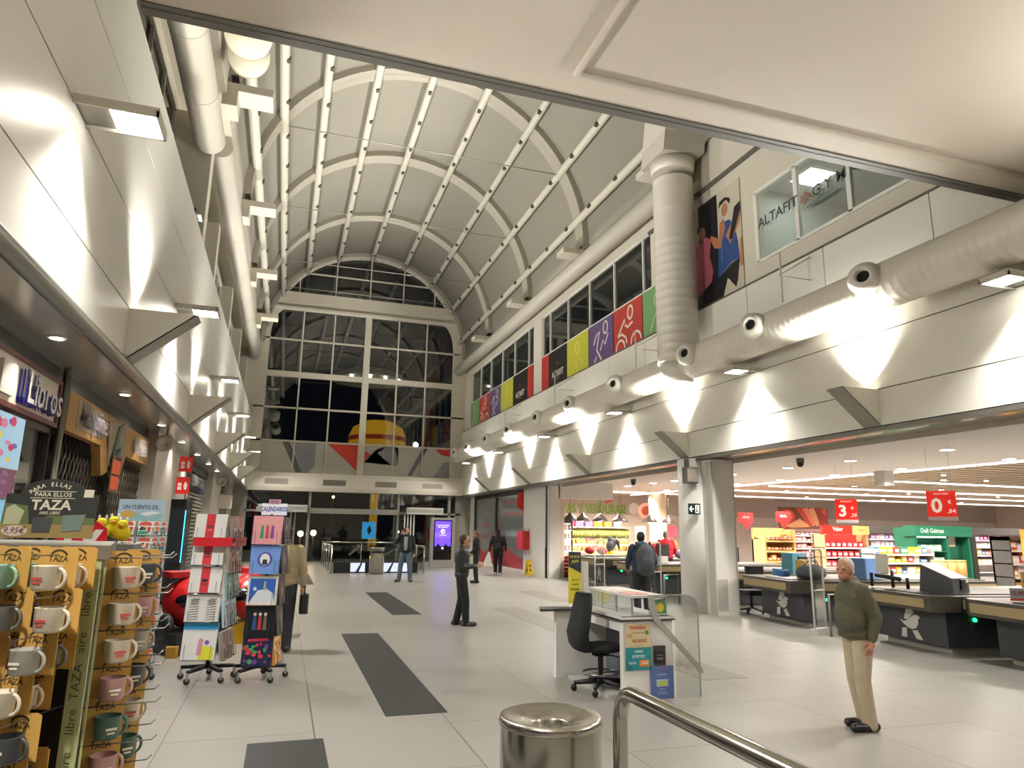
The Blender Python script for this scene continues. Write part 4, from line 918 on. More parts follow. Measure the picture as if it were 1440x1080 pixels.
for a,b_ in ((2.6,3.15),(3.8,4.9)): ob('lit_face', MB().box((a,27.88,.05),(b_,27.9,.38)).add([(a+.2,27.878,.05),(a+.32,27.878,.05),(a+.45,27.878,.38),(a+.38,27.878,.38)],[(0,1,2,3)],1), [M('c4cbe0',.4,0,.8), M('3a4668',.5)], t, True)
t = thing('stair_handrail', 'dark moving handrails rising behind the far bin', 'handrail', (3.6,30,0))
for x in (3.0,4.6): ob('belt', MB().tube([(x,33,.5),(x,30,.85),(x,29.2,1.0),(x,28.9,.9),(x,29.1,.7)],.05,8), M('2b2b29',.4), t, True)
def bin_(x,y,h,r,lab):
    t = thing('litter_bin', lab, 'bin', (x,y,0)); k = r/.24
    ob('body', MB().lathe([(.001,0),(r,.0),(r,h-.035)],40,0,TR(x,y,0)), M('a8a49b',.2,.95), t, True)
    ob('lid', MB().lathe([(r,h-.04),(r*1.03,h-.035),(r*1.03,h-.015),(r*1.0,h),(r*.96,h+.002),(r*.6,h-.02*k),(r*.36,h-.035*k),(r*.34,h-.04*k),(r*.34,h-.12)],44,0,TR(x,y,0)), M('b5b0a5',.24,.95), t, True)
    ob('opening', MB().disc(x,y,r*.35,h-.12,h-.115,0), M('060606',.9), t, True)
    return t
t = bin_(1.265,3.25,.9,.235,'stainless steel litter bin beside the bent handrail')
t = bin_(3.5,27.2,.98,.27,'stainless steel litter bin with a black top at the far railing')
ob('black_top', MB().cyl((3.5,27.2,.78),.275,.12,24), M('121212',.4), t, True)
ob('sticker', MB().cyl((3.42,27.2,.55),.2,.12,24), M('d2b22a',.5), t, True)
# information screen
t = thing('information_screen', 'tall silver information totem with a violet lit display', 'display', (6.9,31.2,0))
T = FR((6.88,31.1,0),(1,.05,0),(0,0,1))
ob('casing', MB().box((-.55,0,-.2),(.55,2.2,0),0,T), M('aaa79f',.35,.5), t, True)
mb = MB().rect(-.42,.35,.42,2.1,0,.006,0,T)
ob('bezel', mb, M('060608',.2), t, True)
mb = MB().rect(-.37,.85,.37,2.05,.006,.009,0,T)
for i in range(5): mb.rect(-.37,.85+.24*i,.37,.85+.24*i+.24,.009,.0095,(0,0,4,0,0)[i],T)
mb.text('LA REVOLUCIÓN',.075,0,1.86,.011,1,T); mb.text('HA LLEGADO',.075,0,1.78,.011,1,T); mb.disc(0,1.6,.1,.01,.012,1,T,18); mb.disc(.03,1.58,.045,.012,.013,0,T,14); mb.text('y está aquí',.07,0,1.44,.011,1,T); mb.text('ahora',.07,0,1.28,.011,2,T)
mb.rect(-.37,.72,.37,.95,.0095,.011,3,T); mb.disc(-.2,.97,.08,.0095,.011,3,T,10); mb.disc(.15,.95,.09,.0095,.011,3,T,10); mb.disc(0,.86,.05,.011,.012,1,T,8)
ob('display', mb, [M('5a3cf0',.3,0,1.5), M('cfd4ff',.3,0,1.5), M('c05ab8',.3,0,.8), M('0c0a14',.3), M('6a4af6',.3,0,1.5)], t, True)
one('air_curtain', MB().rbox((6.0,35.75,2.42),(7.9,36.1,2.75),.03).box((6.05,35.74,2.5),(7.85,35.75,2.68),1), [M('b3b0a8',.4), M('8a877f',.5)], 'long silver air curtain unit over the right glass door', 'air curtain')
one('air_curtain', MB().rbox((-1.2,35.75,2.42),(1.1,36.1,2.75),.03).box((-1.15,35.74,2.5),(1.05,35.75,2.68),1), [M('b3b0a8',.4), M('8a877f',.5)], 'long silver air curtain unit over the left glass doors', 'air curtain')
mb = MB()
for k in range(4): mb.box((5.9+k*.16,35.9,0),(5.96+k*.16,35.96,2.4))
one('door_post_row', mb, M('cfcbc2',.4,.3), 'white slatted door leaf behind the man on the phone', 'door leaf')
# beyond the glass: night outside
struct('ground_outside', MB().box((-40,37.2,-.3),(60,120,-.02)), M('15161a',.9))
one('outdoor_column', MB().cyl((8.6,44,0),.42,14,20), M('8a3b2c',.6), 'round red column outside the glass front', 'column')
t = thing('inflatable_ride', 'yellow fairground ride outside behind the glass front', 'ride', (6.5,54,0))
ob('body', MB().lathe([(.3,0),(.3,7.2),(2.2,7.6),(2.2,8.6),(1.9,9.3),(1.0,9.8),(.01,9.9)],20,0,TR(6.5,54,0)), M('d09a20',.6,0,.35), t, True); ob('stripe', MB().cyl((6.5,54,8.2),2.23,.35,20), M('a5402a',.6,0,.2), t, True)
t = thing('canopy_lamp_ring', 'pale round canopy with small lamps outside behind the upper glass', 'canopy lamp', (5.4,52,12.0))
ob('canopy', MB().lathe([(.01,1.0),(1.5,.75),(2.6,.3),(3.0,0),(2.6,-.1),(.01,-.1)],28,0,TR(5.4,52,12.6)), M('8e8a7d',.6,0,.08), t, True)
for k,a in enumerate((200,235,265,290,320,345)): ob('bulb', MB().ell((5.4+2.6*math.cos(math.radians(a)),52+2.6*math.sin(math.radians(a)),12.4),(.13,.13,.13),10), M('fff2d8',.4,0,14), t, True)
for x,y,z,r,e,lab,col in ((8.1,46,7.2,.16,40,'bright white street lamp outside right of the yellow ride','ffffff'),(.9,37.6,1.35,.14,25,'warm lit lamp outside the left doors','ffd9a0'),(1.55,37.9,1.4,.14,25,'second warm lit lamp outside behind the left railing','ffd9a0'),(6.1,39,1.5,.06,20,'small white lamp outside behind the man on the phone','ffffff'),(2.5,39,3.3,.07,18,'small amber lamp high outside the glass front','ffb860'),(4.6,38.4,1.45,.07,20,'small white lamp outside behind the back railing','ffffff')):
    t = thing('street_lamp', lab, 'lamp', (x,y,0)); ob('bulb', MB().ell((x,y,z),(r,r,r),10), M(col,.4,0,e), t, True); ob('pole', MB().tube([(x,y+.02,0),(x,y+.02,z-r)],.03,6), M('2a2a2a',.5), t, True)
t = thing('street_lamp', 'tall dark lamp post outside the lower left of the upper glass', 'lamp', (-3.2,42,0))
ob('pole', MB().tube([(-3.2,42,0),(-3.2,42,7.3)],.06,8).tube([(-3.2,42,7.0),(-3.7,42,7.1)],.04,6), M('3a3a38',.5), t, True); ob('bulb', MB().ell((-3.2,42,7.5),(.07,.07,.07),8), M('ffffff',.4,0,15), t, True)
one('blue_poster', MB().rect(4.05,1.12,4.75,2.0,0,.02,0,EW(0,0,38.2)).poly([(4.4,1.3),(4.55,1.55),(4.45,1.85),(4.3,1.6)],.02,.025,1,EW(0,0,38.2)), [M('2f9ad8',.4,0,.7), M('1a3a30',.5)], 'blue lit poster outside behind the back railing', 'poster')
# ------------------------------------------------------------------ bent handrail in front
t = thing('bent_handrail', 'shiny steel handrail bent down to a post beside the steel bin', 'handrail', (1.40,2.78,0))
pts = [(1.40,2.80,0),(1.40,2.80,.98)]+[(1.40,2.80-.12*(1-math.cos(a)),.98+.12*math.sin(a)) for a in [i*PI/2/6 for i in range(1,7)]]+[(1.40,-2.5,1.10)]
ob('tube', MB().tube(pts,.031,18), M('b5b1a6',.16,1.0), t, True)
ob('foot_plate', MB().cyl((1.40,2.80,0),.07,.012,18), M('b5b1a6',.25,.95), t, True)
# ------------------------------------------------------------------ kiosk
KW = M('dcd9d3',.45); KG = M('7f8387',.5)
t = thing('info_kiosk', 'white customer service kiosk with posters and a glass screen', 'kiosk', (3.9,7.6,0))
ob('end_panel', MB().box((3.55,7.0,0),(4.15,7.08,.84)), KW, t, True)
ob('mall_side_panel', MB().box((4.1,7.08,0),(4.15,8.35,.84)), KW, t, True)
ob('wing_panel', MB().box((3.28,8.25,0),(3.62,8.32,.8)).box((3.62,8.25,0),(4.1,8.32,.84)), KW, t, True)
ob('knee_panel', MB().box((3.95,7.08,.08),(3.99,8.25,.66)), M('6d7278',.5), t, True)
ob('apron', MB().box((3.57,7.08,.68),(3.6,8.25,.81)), KW, t, True)
ob('desk_top', MB().poly([(3.53,6.98),(4.17,6.98),(4.17,8.34),(3.53,8.34)],.815,.84,0).poly([(3.525,6.975),(4.175,6.975),(4.175,8.345),(3.525,8.345)],.80,.814,1), [M('d3d0ca',.3), M('1b1b1b',.5)], t, True)
ob('wing_top', MB().poly([(3.05,8.2),(3.53,8.2),(3.53,8.5),(3.15,8.5)],.775,.8,0), M('2a2b2d',.4), t, True)
ob('plinth', MB().box((3.42,7.12,.0),(4.05,8.2,.04)), M('b5b2ab',.5), t, True)
ob('case_glass', MB().box((3.72,7.1,.84),(3.725,8.2,1.03)).box((3.72,8.2,.84),(4.1,8.205,1.03)), GLASSC, t, True)
ob('case_top', MB().box((3.7,7.05,1.03),(4.12,8.22,1.055)), M('c4c2bd',.3), t, True)
for y in (7.12,7.5,7.88,8.18): ob('case_post', MB().box((3.72,y-.01,.84),(3.735,y+.01,1.03)), M('bdbbb6',.4), t, True)
ob('case_floor', MB().box((3.74,7.1,.842),(4.1,8.18,.85)), M('b3b4b2',.3), t, True)
mb = MB(); T = FR((3.55,6.99,0),(1,0,0),(0,0,1))
pr_ = [(.3,1.06),(.78,1.06)]+[(.78+.14*math.sin(a),.92+.14*math.cos(a)) for a in [i*PI/2/6 for i in range(7)]]+[(.92,0.0),(.62,0),(.62,.84),(.3,.84)]
ob('glass_screen', MB().poly(pr_,.0,.008,0,T), glass('kiosk_glass',(.88,.9,.89),.07), t, True)
ob('screen_edge', MB().stroke(pr_[:10],.012,-.002,.01,0,T), M('8b8d8a',.4), t, True)
ob('slanted_bar', MB().poly([(.3,1.04),(.36,1.04),(.42,.82),(.5,.74),(.93,.3),(.95,.24),(.9,.25),(.46,.7),(.36,.8),(.3,.95)],.012,.03,0,T), M('9b9890',.4), t, True)
ob('upright', MB().box((3.62,8.26,.84),(3.72,8.34,1.36)), M('c4c0b6',.5), t, True)
mb = MB(); T = FR((3.53,8.24,.86),(1,0,0),(0,0,1)); mb.rect(-.09,0,.08,.62,-.006,0,0,T); mb.poly([(-.09,.44),(.08,.36),(.08,.62),(-.09,.62)],0,.002,1,T); mb.text('NUEVA',.045,0,.56,.003,0,T); mb.text('APP',.06,0,.5,.003,0,T); mb.text('Ahorra',.035,0,.28,.003,1,T); mb.text('con tu',.035,0,.23,.003,1,T); mb.text('tarjeta',.045,0,.17,.003,1,T)
one('yellow_board', mb, [M('c9bb2c',.5), M('23243a',.5)], 'yellow and navy advert board on the kiosk upright', 'sign')
def poster(x0,z0,x1,z1,name,mats,fn,lab,y=6.985):
    mb = MB(); T = FR((x0,y,z0),(1,0,0),(0,0,1)); w_, h = x1-x0, z1-z0; mb.rect(0,0,w_,h,-.004,0,0,T); fn(mb,T,w_,h)
    one(name, mb, mats, lab, 'poster', 'posters on the kiosk')
def f1(mb,T,w,h):
    mb.text('PASARELA',h*.2,w/2,h*.84,.002,1,T,.85,.03); mb.text('comercio local',h*.1,w/2,h*.62,.002,2,T); mb.disc(w*.86,h*.62,h*.09,.001,.003,3,T,12); mb.text('48.800€',h*.22,w*.55,h*.27,.002,4,T,1,.03); mb.rect(w*.05,h*.42,w*.28,h*.56,.001,.002,5,T); mb.text('en premios',h*.1,w*.55,h*.1,.002,2,T)
poster(3.57,.53,3.87,.77,'flyer',[M('cdb892',.5),M('b23a34',.5),M('6a5a42',.5),M('3a7a44',.5),M('9a6a3a',.5),M('b99a6a',.5)],f1,'beige flyer with red heading at the top of the kiosk end')
def f2(mb,T,w,h):
    mb.text('GRAN',h*.16,w/2,h*.82,.002,1,T,1,.02); mb.text('SORTEO',h*.18,w/2,h*.6,.002,1,T,1,.02); mb.rect(w*.52,h*.15,w*.9,h*.45,.001,.002,2,T); mb.text('100€',h*.18,w*.71,h*.3,.003,1,T,1,.02); mb.text('GANA',h*.14,w*.25,h*.32,.002,1,T); mb.poly([(0,0),(w*.3,0),(0,h*.5)],.0005,.001,3,T)
poster(3.57,.3,3.88,.53,'flyer',[M('1f7f86',.5),M('d8e6e2',.5),M('d07a30',.5),M('16696f',.5)],f2,'teal flyer with orange box on the kiosk end')
def f3(mb,T,w,h):
    mb.rect(w*.15,h*.12,w*.85,h*.75,.001,.01,1,T); mb.rect(w*.25,h*.5,w*.75,h*.55,.01,.012,2,T); mb.rect(w*.25,h*.3,w*.75,h*.4,.01,.012,2,T)
poster(3.9,.34,4.05,.54,'leaflet_box',[M('3b3733',.4),M('1f1d1b',.4),M('77726a',.4)],f3,'dark leaflet box beside the teal flyer')
def f4(mb,T,w,h):
    mb.text('Mercado',h*.08,w*.55,h*.9,.002,1,T); mb.text('navideño',h*.1,w*.5,h*.75,.002,2,T); mb.rect(w*.25,h*.38,w*.75,h*.6,.001,.003,2,T); mb.rect(w*.3,h*.4,w*.7,h*.56,.003,.004,3,T); mb.text('VIERNES',h*.07,w*.5,h*.3,.002,2,T); mb.text('14 DIC',h*.13,w*.5,h*.18,.002,2,T)
poster(3.86,.0,4.14,.33,'poster',[M('4f6296',.5),M('b84a5a',.5),M('9fb0cc',.5),M('a3b45a',.5)],f4,'blue poster low on the right of the kiosk end')
def f5(mb,T,w,h):
    mb.disc(w*.6,h*.5,h*.35,.001,.003,1,T,14); mb.rect(w*.05,h*.1,w*.4,h*.3,.001,.003,2,T); mb.rect(w*.1,h*.6,w*.45,h*.75,.001,.003,2,T)
poster(3.87,.87,4.07,1.0,'flyer',[M('4a7f4a',.5),M('d0b030',.5),M('a8b45a',.5)],f5,'small green and yellow flyer on the kiosk glass',6.972)
one('magazine', MB().rbox((3.72,7.15,1.055),(3.95,7.45,1.062),.005).rbox((3.75,7.5,1.055),(3.95,7.75,1.062),.005,1), [M('c58a80',.5), M('c9b8a8',.5)], 'pink magazines lying on the glass case of the kiosk', 'magazine')
# drafting chair
t = thing('drafting_chair', 'tall black drafting chair with foot ring behind the kiosk', 'chair', (3.4,7.5,0), 0)
BLK = M('121214',.85)
ob('seat', MB().ell((3.52,7.45,.47),(.25,.23,.06),16).box((3.42,7.4,.38),(3.58,7.52,.43)), BLK, t, True)
vs = []
prof = [(.44,.17,.0),(.5,.2,-.04),(.62,.215,-.06),(.75,.2,-.03),(.9,.175,.0),(1.02,.15,.015),(1.06,.12,.02)]
mb = MB(); n_ = len(prof)
for z,hw,dx in prof:
    for sy in (-1,-.5,0,.5,1): vs.append((3.24+dx-.02*(1-sy*sy),7.47+sy*hw,z))
for z,hw,dx in prof:
    for sy in (-1,-.5,0,.5,1): vs.append((3.33+dx-.02*(1-sy*sy),7.47+sy*hw*.96,z))
fs = []
for i in range(n_-1):
    for j in range(4):
        a = i*5+j; fs.append((a,a+5,a+6,a+1)); b_ = a+n_*5; fs.append((b_,b_+1,b_+6,b_+5))
    for j in (0,4):
        a = i*5+j; fs.append((a,a+n_*5,a+n_*5+5,a+5) if j==0 else (a,a+5,a+n_*5+5,a+n_*5))
for i in (0,n_-1):
    for j in range(4): a=i*5+j; fs.append((a,a+1,a+n_*5+1,a+n_*5))
ob('backrest', mb.add(vs,fs,0,True), BLK, t, True)
ob('column', MB().cyl((3.5,7.46,.1),.03,.32,12), M('1d1d1f',.4), t, True)
ob('foot_ring', MB().tube([(3.5+.2*math.cos(a),7.46+.2*math.sin(a),.2) for a in [i*2*PI/20 for i in range(20)]],.011,8,0,None,True).tube([(3.3,7.46,.2),(3.7,7.46,.2)],.009,6), M('8d8d8a',.25,.9), t, True)
ob('lever', MB().tube([(3.55,7.4,.4),(3.68,7.34,.37),(3.7,7.33,.3)],.008,6), M('1d1d1f',.4), t, True)
for k in range(5):
    a = 2*PI*k/5+.3; p = V((3.5+.3*math.cos(a),7.46+.3*math.sin(a),.09))
    l_ = ob('base_arm', MB().tube([(3.5,7.46,.12),p],[.035,.022],8), M('161618',.5), t, True)
    ob('caster', MB().ell(p-V((0,0,.05)),(.035,.035,.04),10), M('0f0f10',.5), l_, True)
# ------------------------------------------------------------------ left shop fronts
SX = -2.6
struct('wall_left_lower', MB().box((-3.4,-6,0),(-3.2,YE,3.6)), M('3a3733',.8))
struct('beam_left', MB().box((-2.8,-6,3.3),(-2.6,14.7,3.5)), M('3c423f',.35,.2))
struct('pillar_3', MB().box((-3.2,14.75,0),(-2.42,17.3,3.5)).box((-3.2,17.3,0),(-2.5,20.0,3.5),1), [M('bdb5a6',.6), M('b5aea1',.6)])
struct('pillar_4', MB().box((-3.2,26.2,0),(-2.42,29.6,3.5)), M('bbb4a6',.6)); struct('pillar_5', MB().box((-3.2,33.4,0),(-2.42,YE,3.5)), M('b3ac9f',.6))
struct('trim_110', MB().box((-2.8,20,3.25),(-2.6,26.2,3.5)), M('3c3f3f',.5)); struct('trim_111', MB().box((-2.8,29.6,3.1),(-2.6,33.4,3.5)), M('35332f',.5))
# bookshop sign
t = thing('shop_sign', 'cream shop sign reading Libros with purple raised letters', 'sign', (SX,6.8,2.82))
ob('box', MB().box((SX-.15,4.4,2.84),(SX+.05,8.92,3.28)), M('cbbfb0',.5), t, True)
ob('frame', MB().box((SX-.12,4.35,2.79),(SX+.08,8.97,2.84)).box((SX-.12,4.35,3.28),(SX+.08,8.97,3.32)).box((SX-.12,8.92,2.84),(SX+.08,8.97,3.28)), M('5a2a26',.4), t, True)
T = LW(0,0,SX+.05); mb = MB()
for d in (0,.03,.06): mb.text('Libros',.46,8.25,3.03,.005+d,0,T,.95,.02)
mb.text('Libros',.46,8.25,3.03,.1,1,T,.95,.006)
ob('lettering', mb, [M('33308a',.4), M('cfcac0',.4)], t, True)
ob('raised_panel', MB().rect(7.2,2.9,7.55,3.2,0,.04,0,T), M('c4baab',.5), t, True)
# bookshop glazing with backlit posters
mb = MB()
for y in (4.3,7.45,7.62,8.98): mb.box((SX-.05,y-.03,0),(SX+.02,y+.03,2.8))
mb.box((SX-.05,4.3,2.72),(SX+.02,8.98,2.79))
struct('window_50', mb, M('2f2723',.4))
struct('window_51', MB().box((SX-.03,4.3,0),(SX-.02,8.98,2.75)), glass('shop_glass',(.5,.52,.5),.08))
def lposter(y0,z0,y1,z1,x,cols_,lab,seed,e=.35):
    r = random.Random(seed); T = LW((y0+y1)/2,z0,x); w_=(y1-y0)/2; h=z1-z0; mb = MB().rect(-w_,0,w_,h,-.01,0,0,T)
    for k in range(26):
        px,pz = r.uniform(-w_*.85,w_*.8), r.uniform(.08,.9)*h; mb.disc(px,pz,r.uniform(.05,.13)*w_,.001+k*.0002,.002+k*.0002,1+k%(len(cols_)-1),T,7,r.uniform(.03,.1)*h)
    return one('backlit_poster', mb, [M(c,.5,0,e) for c in cols_], lab, 'poster', 'backlit posters in the bookshop window')
lposter(5.9,2.2,7.35,2.66,-2.32,['9fc3d8','b83a58','d8c040','5a58a8','c87a9a'],'pale blue backlit poster with red and yellow figures under the bookshop sign',3)
lposter(5.9,1.95,7.3,2.19,-2.32,['7a4a6a','8a5a7a','93658a'],'plain purple backlit panel under the pale blue poster',4,.2)
lposter(5.9,1.3,7.2,1.93,-2.32,['7fb4d6','3a5a8a','cfdde8','6aa04a'],'light blue backlit poster lowest behind the mug stand',5)
mb = MB(); T = LW(7.5,0,-2.4); mb.rect(-.09,1.6,.09,2.55,-.01,0,0,T)
for k in range(7): mb.rect(-.07,1.65+k*.13,.07,1.75+k*.13,0,.003,1+k%3,T)
one('icon_strip', mb, [M('b5a78c',.5),M('4d6a48',.5),M('8a4a4a',.5),M('55524a',.5)], 'narrow upright strip of small pictures beside the bookshop posters', 'poster')
one('steel_post', MB().tube([(-2.52,9.08,0),(-2.52,9.08,3.5)],.045,12), M('a19f98',.25,.85), 'slim steel post between the bookshop and the gated shop', 'post')
# gated shop
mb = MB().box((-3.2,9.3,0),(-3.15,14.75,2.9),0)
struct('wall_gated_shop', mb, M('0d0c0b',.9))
mb = MB(); st = .17; y0, y1, z0, z1 = 9.35, 14.7, 0.05, 2.8
def clip(y,z,d):
    pass
k = -18
while y0+k*st < y1:
    for s in (1,-1):
        # strands y = c + s*(z-z0)*.5
        c = y0+k*st if s > 0 else y0+k*st+1.4
        a, b_ = z0, z1
        ya, yb = c+s*(a-z0)*.5, c+s*(b_-z0)*.5
        pts = []
        t0, t1 = 0., 1.
        dy = yb-ya
        for lim,sg in ((y0,1),(y1,-1)):
            fa, fb = (ya-lim)*sg, (yb-lim)*sg
            if fa < 0 and fb < 0: t0 = 2
            elif fa < 0: t0 = max(t0, fa/(fa-fb))
            elif fb < 0: t1 = min(t1, fa/(fa-fb))
        if t0 < t1:
            p = V((-2.66+.004*s, ya+dy*t0, a+(b_-a)*t0)); q = V((-2.66+.004*s, ya+dy*t1, a+(b_-a)*t1))
            mb.tube([p,q],.0075,4)
    k += 1
one('lattice_gate', mb, M('463c30',.45,.5), 'closed bronze lattice gate across the dark shop', 'gate')
t = thing('wooden_shop_sign', 'tan wooden shop sign with purple outlined letters and a green leaf', 'sign', (SX,12,2.8))
T = LW(0,0,SX); mb = MB().rect(9.35,2.82,14.65,3.3,-.05,.06,0,T).rect(9.75,2.9,11.2,3.25,.06,.065,1,T)
mb.poly([(11.0,2.82),(11.25,2.4),(11.9,2.55),(12.4,2.42),(12.7,2.82)],-.05,.07,0,T); mb.poly([(11.3,3.2),(12.4,3.3),(12.6,2.9),(12.1,2.5),(11.5,2.6)],.07,.085,1,T)
ob('board', mb, [M('9a7238',.6), M('8a7a62',.6)], t, True)
mb = MB()
for d in (.065,.1,.135): mb.text('Antojines',.42,10.45,3.07,d,0,T,.72,-.004)
mb.text('Antojines',.42,10.45,3.07,.15,1,T,.72,-.012); 
for d in (.065,.1,.135): mb.text('del Valle',.42,13.6,3.05,d,2,T,.72,-.002)
ob('lettering', mb, [M('4b4468',.4), M('9b8f8a',.4), M('aaa6a2',.4)], t, True)
mb = MB()
mb.poly([(11.6,2.6),(11.95,2.75),(12.0,3.1),(12.25,3.3),(11.9,3.2),(11.75,2.9)],.086,.1,0,T); mb.poly([(11.75,2.55),(12.2,2.6),(12.1,2.9),(11.9,2.8)],.1,.11,0,T)
ob('leaf', mb, M('2f5a44',.5), t, True)
T = LW(11.9,2.2,SX+.12); mb = MB().rect(-.3,0,.3,.55,-.01,0,0,T).rect(-.25,.04,.25,.24,0,.003,1,T).rect(-.25,.27,.25,.48,0,.003,1,T).rect(-.05,.49,.27,.53,0,.003,2,T).rect(-.25,.24,.25,.27,0,.004,2,T)
one('orange_notice', mb, [M('6b4a2c',.5), M('d9591c',.5,0,.1), M('171310',.6)], 'orange notice board hanging on the lattice gate', 'notice')
# fire signs facing the camera
def fire(x,z,h,lab):
    T = FR((x,17.25,z),(1,.1,0),(0,0,1)); mb = MB().rect(-.14,-h/2,.14,h/2,-.01,0,0,T)
    mb.disc(-.06,.02,.045,.0,.003,1,T,12); mb.rect(-.1,-.1,-.02,-.03,0,.003,1,T); mb.poly([(.05,.1),(.1,.02),(.08,-.1),(.03,-.08),(.02,.0)],0,.003,1,T)
    one('fire_sign', mb, [M('c9231c',.4,0,.12), M('f0dcd4',.4)], lab, 'sign')
fire(-2.2,3.08,.34,'upper red fire extinguisher sign on the white pillar'); fire(-2.22,2.6,.38,'lower red fire alarm sign on the white pillar')
t = thing('photo_booth', 'black booth with blue neon edges behind the book spinner', 'booth', (-2.25,17.9,0))
ob('body', MB().rbox((-2.5,17.5,0),(-2.1,18.4,2.3),.03), M('111315',.35), t, True)
ob('side_panel', MB().rect(-2.45,.9,-2.15,2.1,0,.01,0,FR((0,17.49,0),(1,0,0),(0,0,1))), M('232a2e',.3), t, True)
mb = MB().box((-2.13,17.47,.9),(-2.115,17.49,2.05)).box((-2.5,17.46,.5),(-2.47,17.49,2.0))
ob('neon_line', mb, M('30b8e8',.4,0,4), t, True)
# roller shutter shop
mb = MB().box((-2.95,20.1,0),(-2.9,26.2,3.3),1); z = .1
while z < 2.75: mb.poly([(0,0),(.05,.02),(.05,.05),(0,.085)],20.2,26.1,0,FR((-2.72,0,z),(1,0,0),(0,0,1)) @ Matrix.Scale(-1,4,(0,0,1))); z += .115
one('roller_shutter', mb, [M('a8a497',.45,.4), M('2a2823',.7)], 'closed roller shutter with pale slats beyond the white pillar', 'shutter')
t = thing('silver_shop_sign', 'dark blue shop sign with silver raised letters above the roller shutter', 'sign', (SX,22.5,2.8))
ob('box', MB().box((SX-.15,20.2,2.75),(SX,25.4,3.2)), M('23264a',.5), t, True)
mb = MB(); T = LW(0,0,SX)
for d in (.02,.06,.1): mb.text('MODA HOGAR',.42,22.8,2.98,d,0,T,1.1,.02)
ob('lettering', mb, M('b6b5b2',.3,.5), t, True)
one('steel_post', MB().tube([(-2.45,20.0,0),(-2.45,20.0,3.5)],.05,10), M('8f8d86',.25,.85), 'slim steel post at the near edge of the roller shutter', 'post')
one('paper_notice', MB().rect(-.28,0,.28,.52,-.01,0,0,FR((-2.2,29.0,2.35),(1,.2,0),(0,0,1))), M('c9bfb2',.6), 'pale paper notice in front of the farther white pillar', 'notice')
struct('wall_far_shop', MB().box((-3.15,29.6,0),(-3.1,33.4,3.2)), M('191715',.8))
def spk(x,y,lab):
    t = thing('soffit_speaker', lab, 'loudspeaker', (x,y,3.1), 0, 'loudspeakers under the left soffit')
    T = FR((x,y,3.22),(0,1,0),(.3,0,1)); ob('horn', MB().lathe([(.06,-.2),(.1,-.05),(.16,.12),(.17,.14),(.12,.13),(.02,.02)],16,0,FR((x,y,3.22),(1,0,0),(0,.2,1))), M('c9c2b2',.5), t, True)
    ob('bracket', MB().box((x-.02,y+.02,3.25),(x+.02,y+.06,3.5)), M('b5aea0',.5), t, True)
spk(-2.25,14.6,'cream loudspeaker under the left soffit before the nearer pillar'); spk(-2.2,27.0,'cream loudspeaker under the left soffit at the farther pillar')
one('black_spotlight', MB().cb((-1.95,12.6,7.15),(.12,.25,.14)).cb((-1.85,12.6,7.1),(.1,.3,.03),1), [M('121212',.4), M('e6e4dc',.4)], 'small black spotlight on top of the left fascia', 'spotlight')
# ------------------------------------------------------------------ mug stand
KRAFT = M('c79a4c', .7); KRAFTD = M('3c2f1e', .7)
n1 = V((-.36,-.93,0)).normalized(); u1 = V((-n1.y*-1,0,0)); u1 = V((n1.y, -n1.x, 0))          # u1: left along the front face
n2 = V((.985,.17,0)).normalized(); u2 = V((-.17,.985,0)).normalized()
CN = V((-.585,2.80,0)); S_ = .62
t = thing('mug_stand', 'black mug stand with green printed corner strips and grey top', 'display stand', tuple(CN+u1*.31+u2*.31))
def at(a, b_, z): return CN+u1*a+u2*b_+V((0,0,z))
q = [at(0,0,0),at(S_,0,0),at(S_,S_,0),at(0,S_,0)]
ob('core', MB().add([p+V((0,0,.05)) for p in [at(.03,.03,0),at(S_-.03,.03,0),at(S_-.03,S_-.03,0),at(.03,S_-.03,0)]]+[p+V((0,0,1.63)) for p in [at(.03,.03,0),at(S_-.03,.03,0),at(S_-.03,S_-.03,0),at(.03,S_-.03,0)]],[(0,3,2,1),(4,5,6,7),(0,1,5,4),(1,2,6,5),(2,3,7,6),(3,0,4,7)]), M('15120f',.7), t, True)
def slab4(pts, z0, z1): return MB().add([V((p.x,p.y,z0)) for p in pts]+[V((p.x,p.y,z1)) for p in pts],[(0,3,2,1),(4,5,6,7),(0,1,5,4),(1,2,6,5),(2,3,7,6),(3,0,4,7)])
ob('top_tray', slab4([at(-.02,-.02,0),at(S_+.02,-.02,0),at(S_+.02,S_+.02,0),at(-.02,S_+.02,0)],1.625,1.672), M('6f695d',.6), t, True)
ob('base', slab4([at(-.02,-.02,0),at(S_+.02,-.02,0),at(S_+.02,S_+.02,0),at(-.02,S_+.02,0)],0,.05), M('24211d',.5), t, True)
mb = MB(); T = FR(at(0,0,0)+n1*.005, u1*-1, (0,0,1)); mb.rect(-.062,0,.0,1.66,0,.006,0,T)
for k in range(13): mb.text(['TAZA','aire','libre'][k%3],.045,-.03,.1+k*.125,.008,1,T,1,.0,0,PI/2)
ob('corner_strip', mb, [M('b4bc88',.6), M('4f5a38',.6)], t, True)
mb = MB(); T = FR(at(0,0,0)+n2*.005, u2, (0,0,1)); mb.rect(-.0,0,.03,1.66,0,.006,0,T)
ob('corner_strip', mb, M('a3ab7c',.6), t, True)
mb = MB()
T = FR(at(.0,0,1.64)+n1*.027, u1*-1, (0,0,1))
for k,x in enumerate((-.08,-.22,-.36,-.5)): mb.text('para ellos y ellas',.018,x,.01,.002,0,T,1,0)
ob('tray_lettering', mb, M('332e27',.6), t, True)
ROWS = [1.525-.126*k for k in range(9)]; ROFF = [0,-.03,.03,.09,.045,.07,.05]
